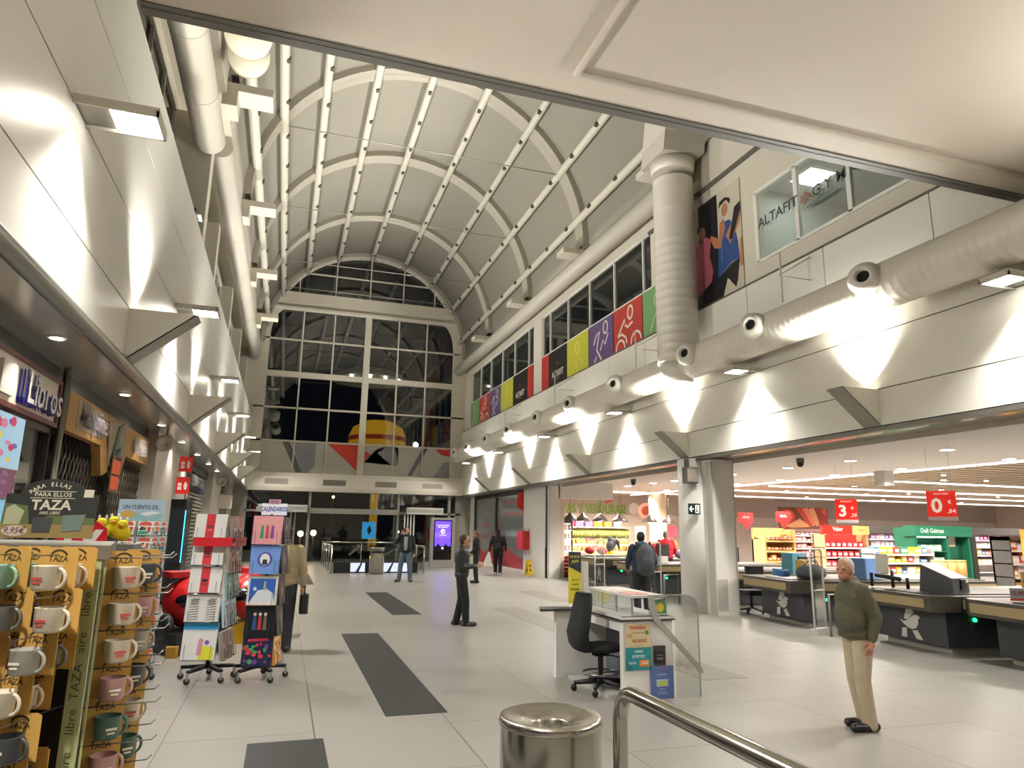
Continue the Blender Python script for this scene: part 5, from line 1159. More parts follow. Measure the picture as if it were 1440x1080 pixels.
# header card
T = FR(at(.25,.2,1.69), V((.985,-.17,0)), V((0,.12,1))); mb = MB()
W_ = .165
pts = [(-W_,0),(W_,0),(W_,.165)]+[(W_*.72*math.cos(a),.165+.06*math.sin(a)) for a in [i*PI/14 for i in range(15)]]+[(-W_,.165)]
mb.poly(pts,-.004,0,0,T); mb.rect(-W_,0,W_,.05,.0,.0015,2,T); mb.poly([(-W_,.05),(-W_*.4,.05),(-W_*.5,.12),(-W_,.13)],0,.001,3,T); mb.poly([(-W_*.35,.05),(W_,.05),(W_,.075),(0,.085)],0,.0012,3,T)
mb.text('TAZA',.052,.0,.122,.002,1,T,1.05,.03); mb.text('PARA ELLOS',.022,0,.163,.002,1,T,1.1,.02); mb.stroke([(-.08,.176),(.08,.176)],.0025,.001,.002,1,T); mb.stroke([(-.08,.15),(.08,.15)],.0025,.001,.002,1,T)
for k,ch in enumerate('PARA ELLAS'):
    a = math.radians(140-k*8.9*1.0); mb.text(ch,.022,.105*math.cos(a),.118+.085*math.sin(a),.002,1,T,1,.02,0,a-PI/2)
mb.text('AIRE LIBRE',.016,0,.093,.002,1,T,1,.01)
mb.poly([(-.05,.02),(.012,.02),(.016,.075),(-.055,.075)],.0015,.004,4,T); mb.poly([(.055,.022),(.12,.03),(.13,.09),(.05,.085)],.0015,.004,5,T); mb.disc(-.11,.025,.045,.0015,.003,6,T,20,.02); mb.text('9,95€',.032,-.11,.025,.004,7,T,1,.01,.2)
mb.poly([(-W_+.01,.05),(-.1,.05),(-.09,.1),(-.13,.125),(-W_+.01,.11)],.001,.002,8,T); mb.rect(.11,.155,.145,.185,.001,.002,1,T)
one('mug_header_card', mb, [M('23241f',.6),M('cfc8b4',.6),M('8a7442',.6),M('566438',.6),M('3e4040',.5),M('67766d',.5),M('c9b3a6',.6),M('4a3a34',.6),M('a3a685',.6)], 'dark arched header card with white lettering on top of the mug stand', 'header card')
def make_mug(c, label, group):
    t = thing('enamel_mug', label, 'mug', (0,0,0), 0, group)
    mt = M(c,.35); lt = M('b8483f' if c in ('d9ccb4',) else 'e0d8c4',.6)
    # local: +y away from the viewer, the card behind the cup, handle to +x
    mb = MB().lathe([(.001,-.038),(.033,-.038),(.040,-.03),(.0425,.036),(.0435,.038),(.041,.038),(.038,-.028),(.001,-.03)],20,0)
    ob('cup', mb, mt, t)
    T = FR((0,-.0428,0),(1,0,0),(0,0,1)); mb = MB().rect(-.018,-.004,.018,.004,-.001,.0006,0,T).rect(-.012,-.016,.012,-.010,-.001,.0006,0,T)
    ob('print', mb, lt, t)
    ob('handle', MB().tube([(.038+.026*math.cos(a)*1.0,0,.03*math.sin(a)) for a in [(-.5+i/10)*PI for i in range(11)]],.0055,8), mt, t)
    T = FR((0,.046,0),(1,0,0),(0,0,1)); mb = MB().poly([(-.066,-.047),(.066,-.047),(.066,.085),(.052,.093),(-.052,.093),(-.066,.085)],-.0015,.0015,0,T)
    mb.text('TAZA',.026,0,.056,.002,1,T,1,.02); mb.arc(0,.05,.034,.6,PI-.6,.007,.0015,.002,1,T)
    ob('hang_card', mb, [KRAFT, KRAFTD], t)
    return t
PROTO = {}
def put_mug(c, p, n, label, group, k):
    rz = math.atan2(-n.y, -n.x)-PI/2+(((k*37)%11)-5)*.012
    if c not in PROTO:
        o = make_mug(c, label, group); PROTO[c] = o; o.location = p; o.rotation_euler = (0,0,rz)
    else: dup(PROTO[c], p, rz, label, group)
CN_ = {'8fb49c':'mint green','d9ccb4':'cream','6d6a63':'grey','c78f94':'pink','454749':'dark grey','a29d91':'pale grey','4f6b5c':'dark green','b98f89':'dusty pink'}
FRONT = [['d9ccb4','8fb49c','c78f94'],['d9ccb4','6d6a63','d9ccb4'],['a29d91','c78f94','8fb49c'],['d9ccb4','8fb49c','454749'],['454749','d9ccb4','a29d91'],['a29d91','d9ccb4','6d6a63'],['d9ccb4','8fb49c','454749']]
SECOND = {'d9ccb4':'d9ccb4','8fb49c':'8fb49c','c78f94':'c78f94','6d6a63':'454749','a29d91':'6d6a63','454749':'454749'}
RW_ = ['top','second','third','fourth','fifth','sixth','seventh']; CO_ = ['front-face peg nearest the green strip','middle front-face peg','leftmost front-face peg']
kk = 0; mbp = MB()
for r in range(7):
    for c in range(3):
        z = ROWS[r]-(.0 if c != 1 else .0)+.05; a = .045+c*.16+ROFF[r]
        for dpt,who in ((.21,'front mug'),(.115,'rear mug')):
            if r in (1,4) and c == 0 and dpt < .2: continue
            col = FRONT[r][c] if dpt > .2 else SECOND[FRONT[r][c]]
            p = at(a,0,z)+n1*dpt; kk += 1
            put_mug(col, p, n1, '%s %s, %s row, %s, on the mug stand' % (CN_[col], who, RW_[r], CO_[c]), 'mugs on the mug stand', kk)
        ob('peg', MB().tube([at(a,0,z+.07)-n1*.02, at(a,0,z+.07)+n1*.28, at(a,0,z+.085)+n1*.29],.0025,5), M('8f8a80',.3,.8), t, True)
nm = V((.45,-.89,0)).normalized()
SIDE_ = [['d9ccb4','454749'],['d9ccb4','b98f89'],['d9ccb4','a29d91'],['b98f89','454749'],['4f6b5c','d9ccb4'],['b98f89','4f6b5c'],['a29d91','d9ccb4']]
for r in range(7):
    for c in range(2):
        z = ROWS[r]-.0; b_ = .10+c*.22
        for dpt in ((.14,) if c else (.08,)):
            col = SIDE_[r][c]; kk += 1; p = at(0,b_,z+.03)+n2*(dpt-.005)
            put_mug(col, p, nm, '%s mug on the right face of the mug stand, %s row, %s peg' % (CN_[col], RW_[r], 'near' if c == 0 else 'far'), 'mugs on the mug stand', kk)
        ob('peg', MB().tube([at(0,b_,z+.10)-n2*.02, at(0,b_,z+.10)+n2*.22, at(0,b_,z+.115)+n2*.235],.0025,5), M('8f8a80',.3,.8), t, True)
# ------------------------------------------------------------------ plush stand with the red heart sign behind it
t = thing('plush_stand', 'low grey stand topped by a red rounded sign behind the mug stand', 'display stand', (-1.1,4.7,0))
ob('frame', MB().box((-1.4,4.5,0),(-.85,5.0,1.6)), M('5c5b57',.5), t, True)
T = FR((-1.06,4.48,1.655),(1,.1,0),(0,0,1)); mb = MB()
pts = [(-.115,-.06),(.1,-.06),(.125,.0),(.12,.06),(.07,.1),(.0,.085),(-.05,.095),(-.1,.07),(-.125,.01)]
mb.poly(pts,-.015,0,0,T); mb.text('ty',.2,0,.02,.002,1,T,1.2,.03)
ob('sign', mb, [M('d0182a',.4), M('efe9e0',.4)], t, True)
for k,(x,y,z,c) in enumerate(((-.99,4.6,1.70,"cfc016"),(-.94,4.66,1.71,"d8c81e"),(-.885,4.62,1.69,"c9b912"))):
    q = thing('plush_toy', '%s yellow plush toy beside the red heart sign' % ('left','middle','right')[k], 'toy', (x,y,z-.05), 0, 'yellow plush toys')
    ob('body', MB().ell((x,y,z),(.045,.04,.045),12), M(c,.9), q, True); ob('head', MB().ell((x,y-.02,z+.05),(.03,.03,.028),12), M(c,.9), q, True); ob('beak', MB().ell((x,y-.05,z+.045),(.01,.015,.008),8), M('c8742a',.7), q, True)
    for e in (-1,1): ob('ear', MB().ell((x+e*.018,y-.01,z+.078),(.008,.008,.016),8), M('d9d2c2',.9), q, True)
ob('upper_tray', MB().box((-1.05,4.52,1.6),(-.8,4.76,1.63)), M('6a6862',.5), t, True); ob('tray_post', MB().box((-1.06,4.62,1.55),(-1.02,4.66,1.6)), M('6a6862',.5), t, True)
# ------------------------------------------------------------------ wheeled spinner racks
BLKM = M('17171a',.4,.4)
def rack(x, y, h, lab, r=.3, arms=4, a0=.5, metal=BLKM):
    t = thing('spinner_rack', lab, 'display rack', (x,y,0))
    ob('pole', MB().cyl((0,0,.12),.022,h-.12,10), metal, t)
    for k in range(arms):
        a = a0+2*PI*k/arms; p = V((r*math.cos(a), r*math.sin(a), .13))
        m_ = ob('base_arm', MB().tube([(0,0,.15),p],[.028,.022],6,0,None,False,True), metal, t)
        mb = MB().lathe([(.001,-.014),(.034,-.012),(.034,.012),(.001,.014)],14,0,FR(p+V((0,0,-.095)),(1,0,0),(0,0,1)))
        mb.box((p.x-.012,p.y-.018,.04),(p.x+.012,p.y+.018,.12),1)
        ob('caster', mb, [M('2a2a2c',.4), M('a5a29a',.3,.8)], m_)
    return t
def wire_pocket(root, T, w_, h):
    r = .003; mb = MB()
    mb.tube([T@V((-w_/2,h*.55,0)),T@V((-w_/2,-.01,0)),T@V((w_/2,-.01,0)),T@V((w_/2,h*.55,0))],r,4)
    mb.tube([T@V((-w_*.38,h*.5,.03)),T@V((-w_*.38,-.01,.03)),T@V((w_*.38,-.01,.03)),T@V((w_*.38,h*.5,.03))],r,4)
    for s in (-1,1): mb.tube([T@V((s*w_*.38,-.01,-.02)),T@V((s*w_*.38,-.01,.03))],r,4)
    ob('wire_pocket', mb, M('3a3935',.35,.5), root, True)
def cover(name, T, w_, h, cols_, style, lab, cat, group, seed=0, th=.012, txt=None):
    r = random.Random(seed); mb = MB(); mb.rect(-w_/2,0,w_/2,h,-th,0,0,T)
    hw = w_/2; z = .0008
    def pg(p,m_,k): mb.poly([(a*hw,b_*h) for a,b_ in p],0,z*k,m_,T)
    if style == 'figures':                       # a group of small figures
        for i in range(3):
            cx = -.35+.35*i; mb.disc(cx*hw,h*.72,h*.055,0,z*3,4,T,10); pg([(cx-.12,.2),(cx+.14,.2),(cx+.09,.66),(cx-.08,.66)],1+i%3,2)
    elif style == 'round':
        mb.disc(0,h*.5,hw*.5,0,z,1,T,22); mb.disc(-.0,h*.5,hw*.34,0,z*2,2,T,16,hw*.4); pg([(-.18,.32),(.2,.32),(.14,.5),(-.12,.5)],3,3)
    elif style == 'hill':
        pg([(-.86,.1),(.86,.1),(.86,.9),(-.86,.9)],1,1); pg([(-.8,.1),(.86,.1),(.75,.4),(.3,.55),(-.3,.5)],2,2); pg([(.05,.5),(.25,.5),(.18,.82),(.1,.82)],3,3); mb.disc(-.5*hw,h*.55,hw*.12,0,z*3,2,T,10)
    elif style == 'dark':
        pg([(-.25,.25),(.25,.25),(.32,.6),(0,.82),(-.32,.6)],1,1); mb.disc(0,h*.62,hw*.16,0,z*2,2,T,12); pg([(-.5,.1),(.5,.1),(.5,.16),(-.5,.16)],2,1)
    elif style == 'crowd':
        for i in range(22): mb.disc(r.uniform(-.85,.85)*hw,r.uniform(.12,.75)*h,r.uniform(.08,.2)*hw,0,z*(1+i*.15),1+i%4,T,7,r.uniform(.04,.1)*h)
        pg([(-.7,.8),(.7,.84),(.62,.93),(-.62,.9)],4,5)
    elif style == 'band':
        pg([(-.3,0),(.25,0),(.25,1),(-.3,1)],1,1); pg([(-.2,.4),(.15,.4),(.15,.52),(-.2,.52)],2,2); pg([(-.2,.28),(.15,.28),(.15,.36),(-.2,.36)],3,2)
    elif style == 'stripes':
        for c in (-.5,.5):
            for i in range(9): pg([(c-.3,.05+i*.09),(c+.3,.09+i*.09),(c+.26,.12+i*.09),(c-.28,.075+i*.09)],1,1)
            mb.disc(c*hw,h*.72,hw*.22,0,z*2,2,T,12)
    elif style == 'big':
        pg([(-1,.8),(1,.8),(1,1),(-1,1)],1,1); pg([(.0,0),(.85,0),(.9,.32),(.0,.4)],2,2); mb.disc(.1*hw,h*.5,hw*.16,0,z*3,3,T,10); mb.disc(.45*hw,h*.46,hw*.14,0,z*3,4,T,10); pg([(-.1,.12),(.2,.12),(.2,.45),(-.05,.45)],3,3)
    elif style == 'kids':
        pg([(-.9,.68),(.9,.68),(.7,.9),(0,.98),(-.7,.9)],1,1); pg([(-.8,.35),(.1,.35),(.25,.55),(-.5,.62)],2,2); pg([(.25,.15),(.7,.2),(.85,.55),(.4,.6)],1,2); pg([(-.9,.05),(.5,.05),(.3,.28),(-.7,.3)],3,2); pg([(-.3,.45),(.2,.5),(.1,.6),(-.2,.55)],4,3)
    if txt: mb.text(txt,h*.12,0,h*.88,.003,len(cols_)-1,T,.9,.02)
    return one(name, mb, [M(c,.35) for c in cols_], lab, cat, group)
# books
BX, BY = -1.54, 9.15
t1 = rack(BX, BY, 1.95, 'steel wheeled spinner rack of small picture books', .27, 4, .4, M('8b8983',.3,.7))
fr_ = [(V((-.25,-.97,0)).normalized(),'front'),(V((.97,-.25,0)).normalized(),'right')]
mbw = t1; sd = 0
for n_,fc in fr_:
    ux = V((-n_.y, n_.x, 0))
    for r in range(9):
        for c in range(2):
            z = 1.62-r*.178; T = FR(V((BX,BY,z))+n_*.2+ux*((c-.5)*.2), ux, V((0,0,1))-n_*-.12*-1)
            wire_pocket(mbw, T, .17, .15); sd += 1
            if fc == 'front':
                if c == 0 and r in (0,1): side = 'left column'
                elif c == 0: side = 'left column'
                else: side = 'right column'
            else: side = 'near column' if c == 0 else 'far column'
            a = ['kids','kids'][c]
            pal = [['e6e2dc','d8503c','e0a03a','3f78a0','2a2f3a'],['dfe6e4','d85a48','2b2d33','3f9a7a','d88a30'],['c9e0dc','d8685a','e0a850','4f7fb0','333a3a']][(r+c)%3]
            cover('picture_book', T, .165, .155, pal, a, 'small white picture book on the book spinner, %s side, %s tier, %s' % (fc, ordn(r), side), 'book', 'picture books on the spinner', sd, .02)
T = FR((BX-.02,BY-.12,1.78),(.98,.1,0),(0,0,1)); mb = MB().rect(-.24,0,.24,.24,-.01,0,0,T); mb.rect(-.22,.0,.22,.09,0,.002,1,T); mb.text('UN CUENTO DE...',.065,-.0,.15,.003,2,T,.75,.02); mb.disc(-.14,.07,.07,.002,.004,3,T,12,.045); mb.poly([(.05,.05),(.2,.09),(.1,.11),(-.02,.08)],.002,.004,4,T)
one('rack_header', mb, [M('a9c0d0',.5),M('8fb5b8',.5),M('3a3f5a',.5),M('c9a050',.5),M('e3e3e0',.5)], 'pale blue header sign on top of the picture book spinner', 'header card')
# white and red calendars
CX, CY = -.70, 9.12
t2 = rack(CX, CY, 1.85, 'black wheeled rack of white and red calendars', .3, 5, .3)
mbw = t2
nf = V((-.22,-.975,0)).normalized(); nr = V((.975,-.22,0)).normalized(); uf = V((-nf.y,nf.x,0)); ur = V((-nr.y,nr.x,0))
items = [('f',1.6,.36,.27,['e0dcd6','c8333c','7a3a3a','d86a6a'],'band','topmost white calendar with red band'),('f',1.29,.36,.29,['dfdcd8','cf3a40','39302e','8a3034'],'band','second white calendar from the top, red band'),
         ('f',.98,.36,.29,['e0dcd8','cf3a40','39302e','8a3034'],'band','third white calendar from the top, red band'),('f',.66,.38,.3,['d4d0ca','4a4542','8d8781'],'stripes','white calendar with two striped cats'),('f',.25,.38,.4,['d5d5d0','3f9ad0','d2cf3a','c98a9a','7a5aa8'],'big','white and blue calendar with yellow corner')]
for f_,z,w_,h,cl,st,lab in items:
    T = FR(V((CX,CY,z))+nf*.2-uf*.06, uf, V((0,0,1))-nf*.12); wire_pocket(mbw,T,w_,h*.8); cover('calendar', T, w_, h, cl, st, '%s, front of the white rack' % lab, 'calendar', 'calendars on the white rack', int(z*10), .03)
for k,(z,cl,st,lab) in enumerate(((1.55,['8a7f74','a8323a','d8d0c8','5a4a44'],'band','red and brown'),(1.2,['9a8a84','7a3a3a','c9b8b0','b8454a','5a4a4a'],'crowd','reddish mottled'),(.92,['7f9a94','b9d0c9','44504c','d0d8d4'],'dark','grey green'),(.6,['9fb8c8','c9d8e0','b0483f','8a9aa5','dfe3e5'],'crowd','pale blue'),(.25,['8a8480','a8484a','c9c0ba','5f5a58'],'band','grey and red'))):
    for c in range(2):
        T = FR(V((CX,CY,z))+nr*.22+ur*((c-.5)*.24), ur, V((0,0,1))-nr*.12); wire_pocket(mbw,T,.22,.26)
        cover('calendar', T, .22, .3, cl, st, '%s %s calendar on the right side of the white rack, %s tier' % (('nearer','farther')[c], lab, ordn(k)), 'calendar', 'calendars on the white rack', k*3+c, .03)
T = FR(V((CX,CY,1.5))+nf*.24, uf, (0,0,1)); T2 = FR(V((CX,CY,1.5))+nr*.24, ur, (0,0,1))
ob('red_band', MB().rect(-.22,0,.22,.1,0,.01,0,T), M('c8222a',.4), t2, True); ob('red_band', MB().rect(-.22,0,.22,.1,0,.01,0,T2), M('a8222a',.4), t2, True)
# dark calendars
DX, DY = -.13, 9.02
t3 = rack(DX, DY, 1.88, 'black wheeled rack of large square calendars under the lettered sign', .3, 5, .15)
mbw = t3
cv = [(1.53,['d9959a','3f8a5a','b84a5a','7a4a8a','c9a080'],'figures','pink calendar with small figures'),(1.19,['6f92d0','4a4f9a','dcdcd8','2f3338'],'round','blue calendar with a pale round badge'),(.84,['d6d2c4','2f5aa8','c9ced4','b0a860'],'hill','white-edged calendar with a blue night hill'),(.5,['16171a','2a4a78','a83238','6a5a48','c9b09a','d8d8d4'],'figures','black calendar with three standing figures'),(.17,['1d2340','3a9a4a','6a3a8a','b83a3a','c83a50','d8d8d4'],'crowd','dark calendar with a green and red crowd')]
for k,(z,cl,st,lab) in enumerate(cv):
    T = FR(V((DX,DY,z))+nf*.18, uf, V((0,0,1))-nf*.1); wire_pocket(mbw,T,.33,.3); cover('calendar', T, .34, .33, cl, st, '%s at the front of the dark calendar rack' % lab, 'calendar', 'calendars on the dark rack', 40+k, .03)
cv2 = [(['1a1a1e','55525a','8d8a8a'],'dark','black calendar with a grey figure'),(['1c1d20','8a8a8c','3a3a3e'],'dark','black calendar with pale lettering'),(['1d1b16','8a7a4a','4a3f28'],'dark','black calendar with a dull gold figure'),(['141416','5a5148','37332f','8a7a6a'],'figures','black calendar with brown figures'),(['c98a3a','8a3a2a','d8b070','5a2a22','e0c890'],'crowd','orange calendar with dark red figures')]
for k,(cl,st,lab) in enumerate(cv2):
    z = cv[k][0]; T = FR(V((DX,DY,z))+nr*.2+ur*.03, ur, V((0,0,1))-nr*.1); wire_pocket(mbw,T,.32,.3); cover('calendar', T, .34, .32, cl, st, '%s on the right of the dark calendar rack' % lab, 'calendar', 'calendars on the dark rack', 60+k, .03)
T = FR((DX+.02,DY-.02,1.87),uf,(0,0,1)); mb = MB().rect(-.15,0,.15,.14,-.01,0,0,T); mb.rect(-.07,.13,.07,.19,-.01,0,2,T); mb.text('CALENDARIOS',.075,0,.07,.003,1,T,.62,.03); mb.text('2025',.05,0,.16,.003,1,T); mb.rect(-.22,.04,.22,.1,-.02,-.011,3,T)
one('rack_header', mb, [M('d9dbe0',.4,0,.15),M('2f4a9a',.5),M('c89098',.5),M('9a9a98',.5)], 'white header sign reading calendarios on top of the dark calendar rack', 'header card')
# kiddie rides
def ride(x,y,rz,lab,c1,base):
    t = thing('kiddie_ride', lab, 'coin ride', (x,y,0), rz)
    ob('base', MB().rbox((-.4,-.5,0),(.4,.5,.3),.08), M(base,.5), t)
    mb = MB().ell((0,-.05,.66),(.36,.5,.36),20); ob('body', mb, M(c1,.3), t)
    ob('visor', MB().ell((0,-.3,.7),(.31,.28,.16),18), M('121214',.2), t)
    ob('roof_wing', MB().rbox((-.34,-.15,1.0),(.34,.25,1.08),.03), M(c1,.3), t)
    ob('badge', MB().poly([(-.1,.0),(.1,.0),(.12,.12),(0,.2),(-.12,.12)],-.32,-.3,0,FR((0,-.22,.5),(1,0,0),(0,0,1))), M('e3ddd0',.4), t)
    for s in (-1,1):
        ob('wheel', MB().lathe([(.001,-.05),(.16,-.05),(.18,0),(.16,.05),(.001,.05)],18,0,FR((s*.36,-.2,.36),(0,1,0),(0,0,1))), M('151515',.6), t)
ride(-1.2,11.3,.5,'red and black coin ride between the book spinner and the white calendar rack','b01c20','1c1f2a')
ride(-.35,12.1,-.3,'red coin ride on a yellow base between the two calendar racks','c4262a','c8a01c')
one('small_yellow_box', MB().rbox((-1.35,10.6,0),(-1.2,10.75,.14),.02), M('b98a2c',.6), 'small yellow box on the floor beside the book spinner', 'box')
# ------------------------------------------------------------------ people
def blob(name, prims, vox, mats, parent, regions=None, label=None, it=4):
    """one continuous surface grown from tapered limbs and ellipsoids"""
    mb = MB()
    for p in prims:
        if p[0] == 'e':
            mb.ell(p[1], p[2], 16, 0, p[3] if len(p) > 3 else None, 10)
        else:
            a, b_, r0, r1 = V(p[1]), V(p[2]), p[3], p[4]
            d = b_-a; z = d.normalized(); x = z.orthogonal().normalized(); T = FR(a, x, z.cross(x)); L = d.length
            fl = p[5] if len(p) > 5 else 1
            pr_ = [(max(1e-4,r0*math.cos(t)), r0*math.sin(t)) for t in [-PI/2+i*PI/2/4 for i in range(4)]]+[(r0,0),(r1,L)]+[(max(1e-4,r1*math.cos(t)), L+r1*math.sin(t)) for t in [i*PI/2/4 for i in range(1,5)]]
            mb.lathe(pr_, 12, 0, T)
    me = bpy.data.meshes.new('tmp'); me.from_pydata([tuple(v) for v in mb.v], [], mb.f); me.update()
    o = bpy.data.objects.new('tmp', me); C.objects.link(o)
    r = o.modifiers.new('r','REMESH'); r.mode = 'VOXEL'; r.voxel_size = vox; r.use_smooth_shade = True
    s = o.modifiers.new('s','SMOOTH'); s.factor = .5; s.iterations = it
    bpy.context.view_layer.update(); dg = bpy.context.evaluated_depsgraph_get()
    m2 = bpy.data.meshes.new_from_object(o.evaluated_get(dg)); m2.name = name
    bpy.data.objects.remove(o); bpy.data.meshes.remove(me)
    m2.materials.clear()
    for m_ in mats: m2.materials.append(m_)
    for p in m2.polygons:
        p.use_smooth = True
        p.material_index = regions(p.center) if regions else 0
    o = bpy.data.objects.new(name, m2); C.objects.link(o); o.parent = parent
    if label: o['label'] = label
    return o
def person(lab, loc, rz, h=1.72, pose=None, skin='b98d74', hair='2b221c', top='23262b', legs='1b1d22', shoes='141414', vox=.012, bulk=1., hairstyle='short', extra=None, topr=.8, collar=None, belly=0.):
    """faces +y locally; built for 1.72 m and scaled"""
    t = thing('person', lab, 'person', loc, rz); k = h/1.72; t.scale = (k,k,k)
    P_ = dict(hipL=(-.09,0,.9),hipR=(.09,0,.9),kneeL=(-.1,.02,.49),kneeR=(.1,.02,.49),ankL=(-.1,-.02,.08),ankR=(.1,-.02,.08),toeL=(-.12,.15,.035),toeR=(.12,.15,.035),
              shL=(-.185,-.01,1.4),shR=(.185,-.01,1.4),elL=(-.24,-.03,1.12),elR=(.24,-.03,1.12),wrL=(-.24,.05,.88),wrR=(.24,.05,.88),neck=(0,-.005,1.47),head=(0,.03,1.6),yaw=0.,chest=(0,.0,1.25),fdL=None,fdR=None)
    P_.update(pose or {})
    v = {a:(V(b_) if isinstance(b_,(tuple,list)) else b_) for a,b_ in P_.items()}
    b = bulk; hd = v['head']; Hm = Matrix.Translation(hd) @ Matrix.Rotation(v['yaw'],4,'Z')
    body = []
    # head, face, ears
    body += [('e',(0,0,.02),(.076,.093,.105),Hm),('e',(0,.02,-.05),(.058,.072,.065),Hm),('e',(0,.098,-.012),(.013,.018,.022),Hm),('e',(0,.085,-.075),(.03,.02,.02),Hm)]
    for s in (-1,1): body.append(('e',(s*.078,-.005,-.005),(.012,.02,.03),Hm))
    body += [('c',tuple(v['neck']-V((0,0,.06))),tuple(hd+V((0,-.02,-.05))),.058,.052)]
    # torso and limbs under the clothes
    body += [('e',tuple(v['chest']),(.17*b,.11*b,.25)),('e',(0,0,.97),(.155*b,.11*b,.14)),('c',tuple(v['shL']),tuple(v['shR']),.06,.06)]
    for s in 'LR':
        body += [('c',v['sh'+s],v['el'+s],.046,.038),('c',v['el'+s],v['wr'+s],.037,.026),('c',v['hip'+s],v['knee'+s],.075,.05),('c',v['knee'+s],v['ank'+s],.05,.036),('c',v['ank'+s],v['toe'+s],.036,.03)]
        # hand: palm, four fingers of different length, thumb
        w_ = v['wr'+s]; d = (v['fd'+s] if v['fd'+s] is not None else (w_-v['el'+s])).normalized(); sx = 1 if s == 'R' else -1
        side = d.cross(V((0,1,0)) if abs(d.y) < .8 else V((0,0,1))).normalized(); cu = d.cross(side).normalized()
        if cu.y < 0: cu = -cu
        acr = V((0,1,0))-d*d.y; acr = acr.normalized() if acr.length > .1 else side
        nor = d.cross(acr).normalized()
        pc = w_+d*.05; body.append(('c',w_,w_+d*.085,.024,.03)); body.append(('c',w_+d*.05-acr*.018,w_+d*.085+acr*.02,.022,.022))
        inw = nor if nor.x*sx < 0 else -nor
        for i,(off,ln) in enumerate(((-.03,.062),(-.01,.074),(.011,.078),(.031,.07))):
            p0 = w_+d*.092+acr*off; p1 = p0+d*ln*.55+inw*.008; p2 = p1+d*ln*.4+inw*.022
            body += [('c',p0,p1,.0092,.0085),('c',p1,p2,.0085,.007)]
        p0 = w_+d*.03+acr*.03; p1 = p0+d*.035+acr*.025+inw*.01; body += [('c',p0,p1,.011,.0095),('c',p1,p1+d*.03+inw*.008,.0095,.008)]
    Hi = Hm.inverted()
    def reg(c):
        q = Hi @ c
        if abs(q.x) > .02 and abs(q.x) < .042 and abs(q.z-.012) < .009 and q.y > .055: return 1
        if abs(q.x) < .042 and abs(q.z-.036) < .006 and abs(q.x) > .015 and q.y > .055: return 2
        if abs(q.x) < .027 and abs(q.z+.062) < .006 and q.y > .06: return 3
        return 0
    ob_ = blob('body', body, vox*.7, [M(skin,.55), M('1c1613',.3), M(hair,.8), M('8a4f46',.5)], t, reg)
    # hair
    if hairstyle != 'none':
        hp = [('e',(0,-.034,.05),(.086,.092,.092),Hm)]
        if hairstyle == 'bun': hp += [('e',(0,-.1,.0),(.05,.05,.06),Hm),('c',Hm @ V((0,-.08,-.03)),Hm @ V((0,-.1,-.13)),.04,.02)]
        else: hp += [('e',(0,-.055,-.0),(.078,.062,.075),Hm)]
        blob('hair', hp, vox, [M(hair,.85)], t)
    # trousers
    lp = [('e',(0,0,.95),(.168*b,.125*b,.12))]
    for s in 'LR': lp += [('c',v['hip'+s],v['knee'+s],.102*b,.082),('c',v['knee'+s],v['ank'+s]-V((0,0,.02)),.083,.07)]
    blob('trousers', lp, vox, [M(legs,.85,noise=.12,ns=14)], t)
    # jacket or jumper with sleeves
    jp = [('e',tuple(v['chest']+V((0,.0,.02))),(.205*b,.145*b,.24)),('e',(0,.01+belly*.5,1.1),(.192*b,.14*b+belly,.24)),('e',(0,0,.95),(.185*b,.135*b,.1)),('c',tuple(v['shL']),tuple(v['shR']),.075,.075),('c',(0,-.01,1.38),(0,-.01,1.47),.085,.07)]
    for s in 'LR':
        e_ = v['wr'+s]+(v['el'+s]-v['wr'+s])*.06
        jp += [('c',v['sh'+s],v['el'+s],.076*b,.06),('c',v['el'+s],e_,.058,.044)]
    blob('jacket', jp, vox, [M(top,topr,noise=.15,ns=18)], t, it=12)
    sh_ = []
    for s in 'LR':
        d = v['toe'+s]-v['ank'+s]; q = V((v['toe'+s].x,v['toe'+s].y,.042)); w_ = V((v['ank'+s].x,v['ank'+s].y-.03,.045))
        blob('shoe', [('c',w_-V((0,.02,0)),q,.05,.044),('e',tuple((w_+q)/2+V((0,0,-.012))),(.05,.14,.03),Matrix.Translation((0,0,0))) if abs(d.x) < .08 else ('c',w_-V((0,0,.012)),q-V((0,0,.012)),.048,.045),('c',w_,v['ank'+s]+V((0,0,.02)),.043,.042)], vox*.8, [M(shoes,.45)], t)
    return t
def face(dx, dy): return math.atan2(-dx, dy)        # rotation that turns +y towards (dx,dy)
# old man looking left
old = person('grey-haired old man in an olive jumper and beige trousers standing before the tills', (5.23,5.5,0), face(-1,.2), 1.53,
    dict(yaw=.55,head=(0,.075,1.585),neck=(0,.02,1.46),chest=(0,.02,1.25),shL=(-.175,-.0,1.39),shR=(.175,-.03,1.39),elL=(-.225,-.1,1.12),elR=(.2,-.1,1.12),wrL=(-.22,-.03,.9),wrR=(.2,-.05,.9),
         hipL=(-.09,-.01,.9),hipR=(.09,-.01,.9),kneeL=(-.09,.03,.49),kneeR=(.09,.0,.49),ankL=(-.09,-.02,.08),ankR=(.09,-.07,.08),toeL=(-.11,.17,.035),toeR=(.11,.1,.035)),
    skin='a9755e', hair='b9b2a2', top='4d4a38', legs='a89a80', shoes='121212', vox=.009, bulk=1.06, belly=.035)
ob('collar', MB().lathe([(.075,0),(.07,.045),(.06,.05)],18,0,TR(0,.0,1.455)), M('3d3a2c',.8), old); ob('waistband', MB().lathe([(.19,0),(.197,.03),(.19,.06)],24,0,Matrix.Translation((0,.01,.905)) @ Matrix.Diagonal((1.06,.8,1,1))), M('45422f',.85), old)
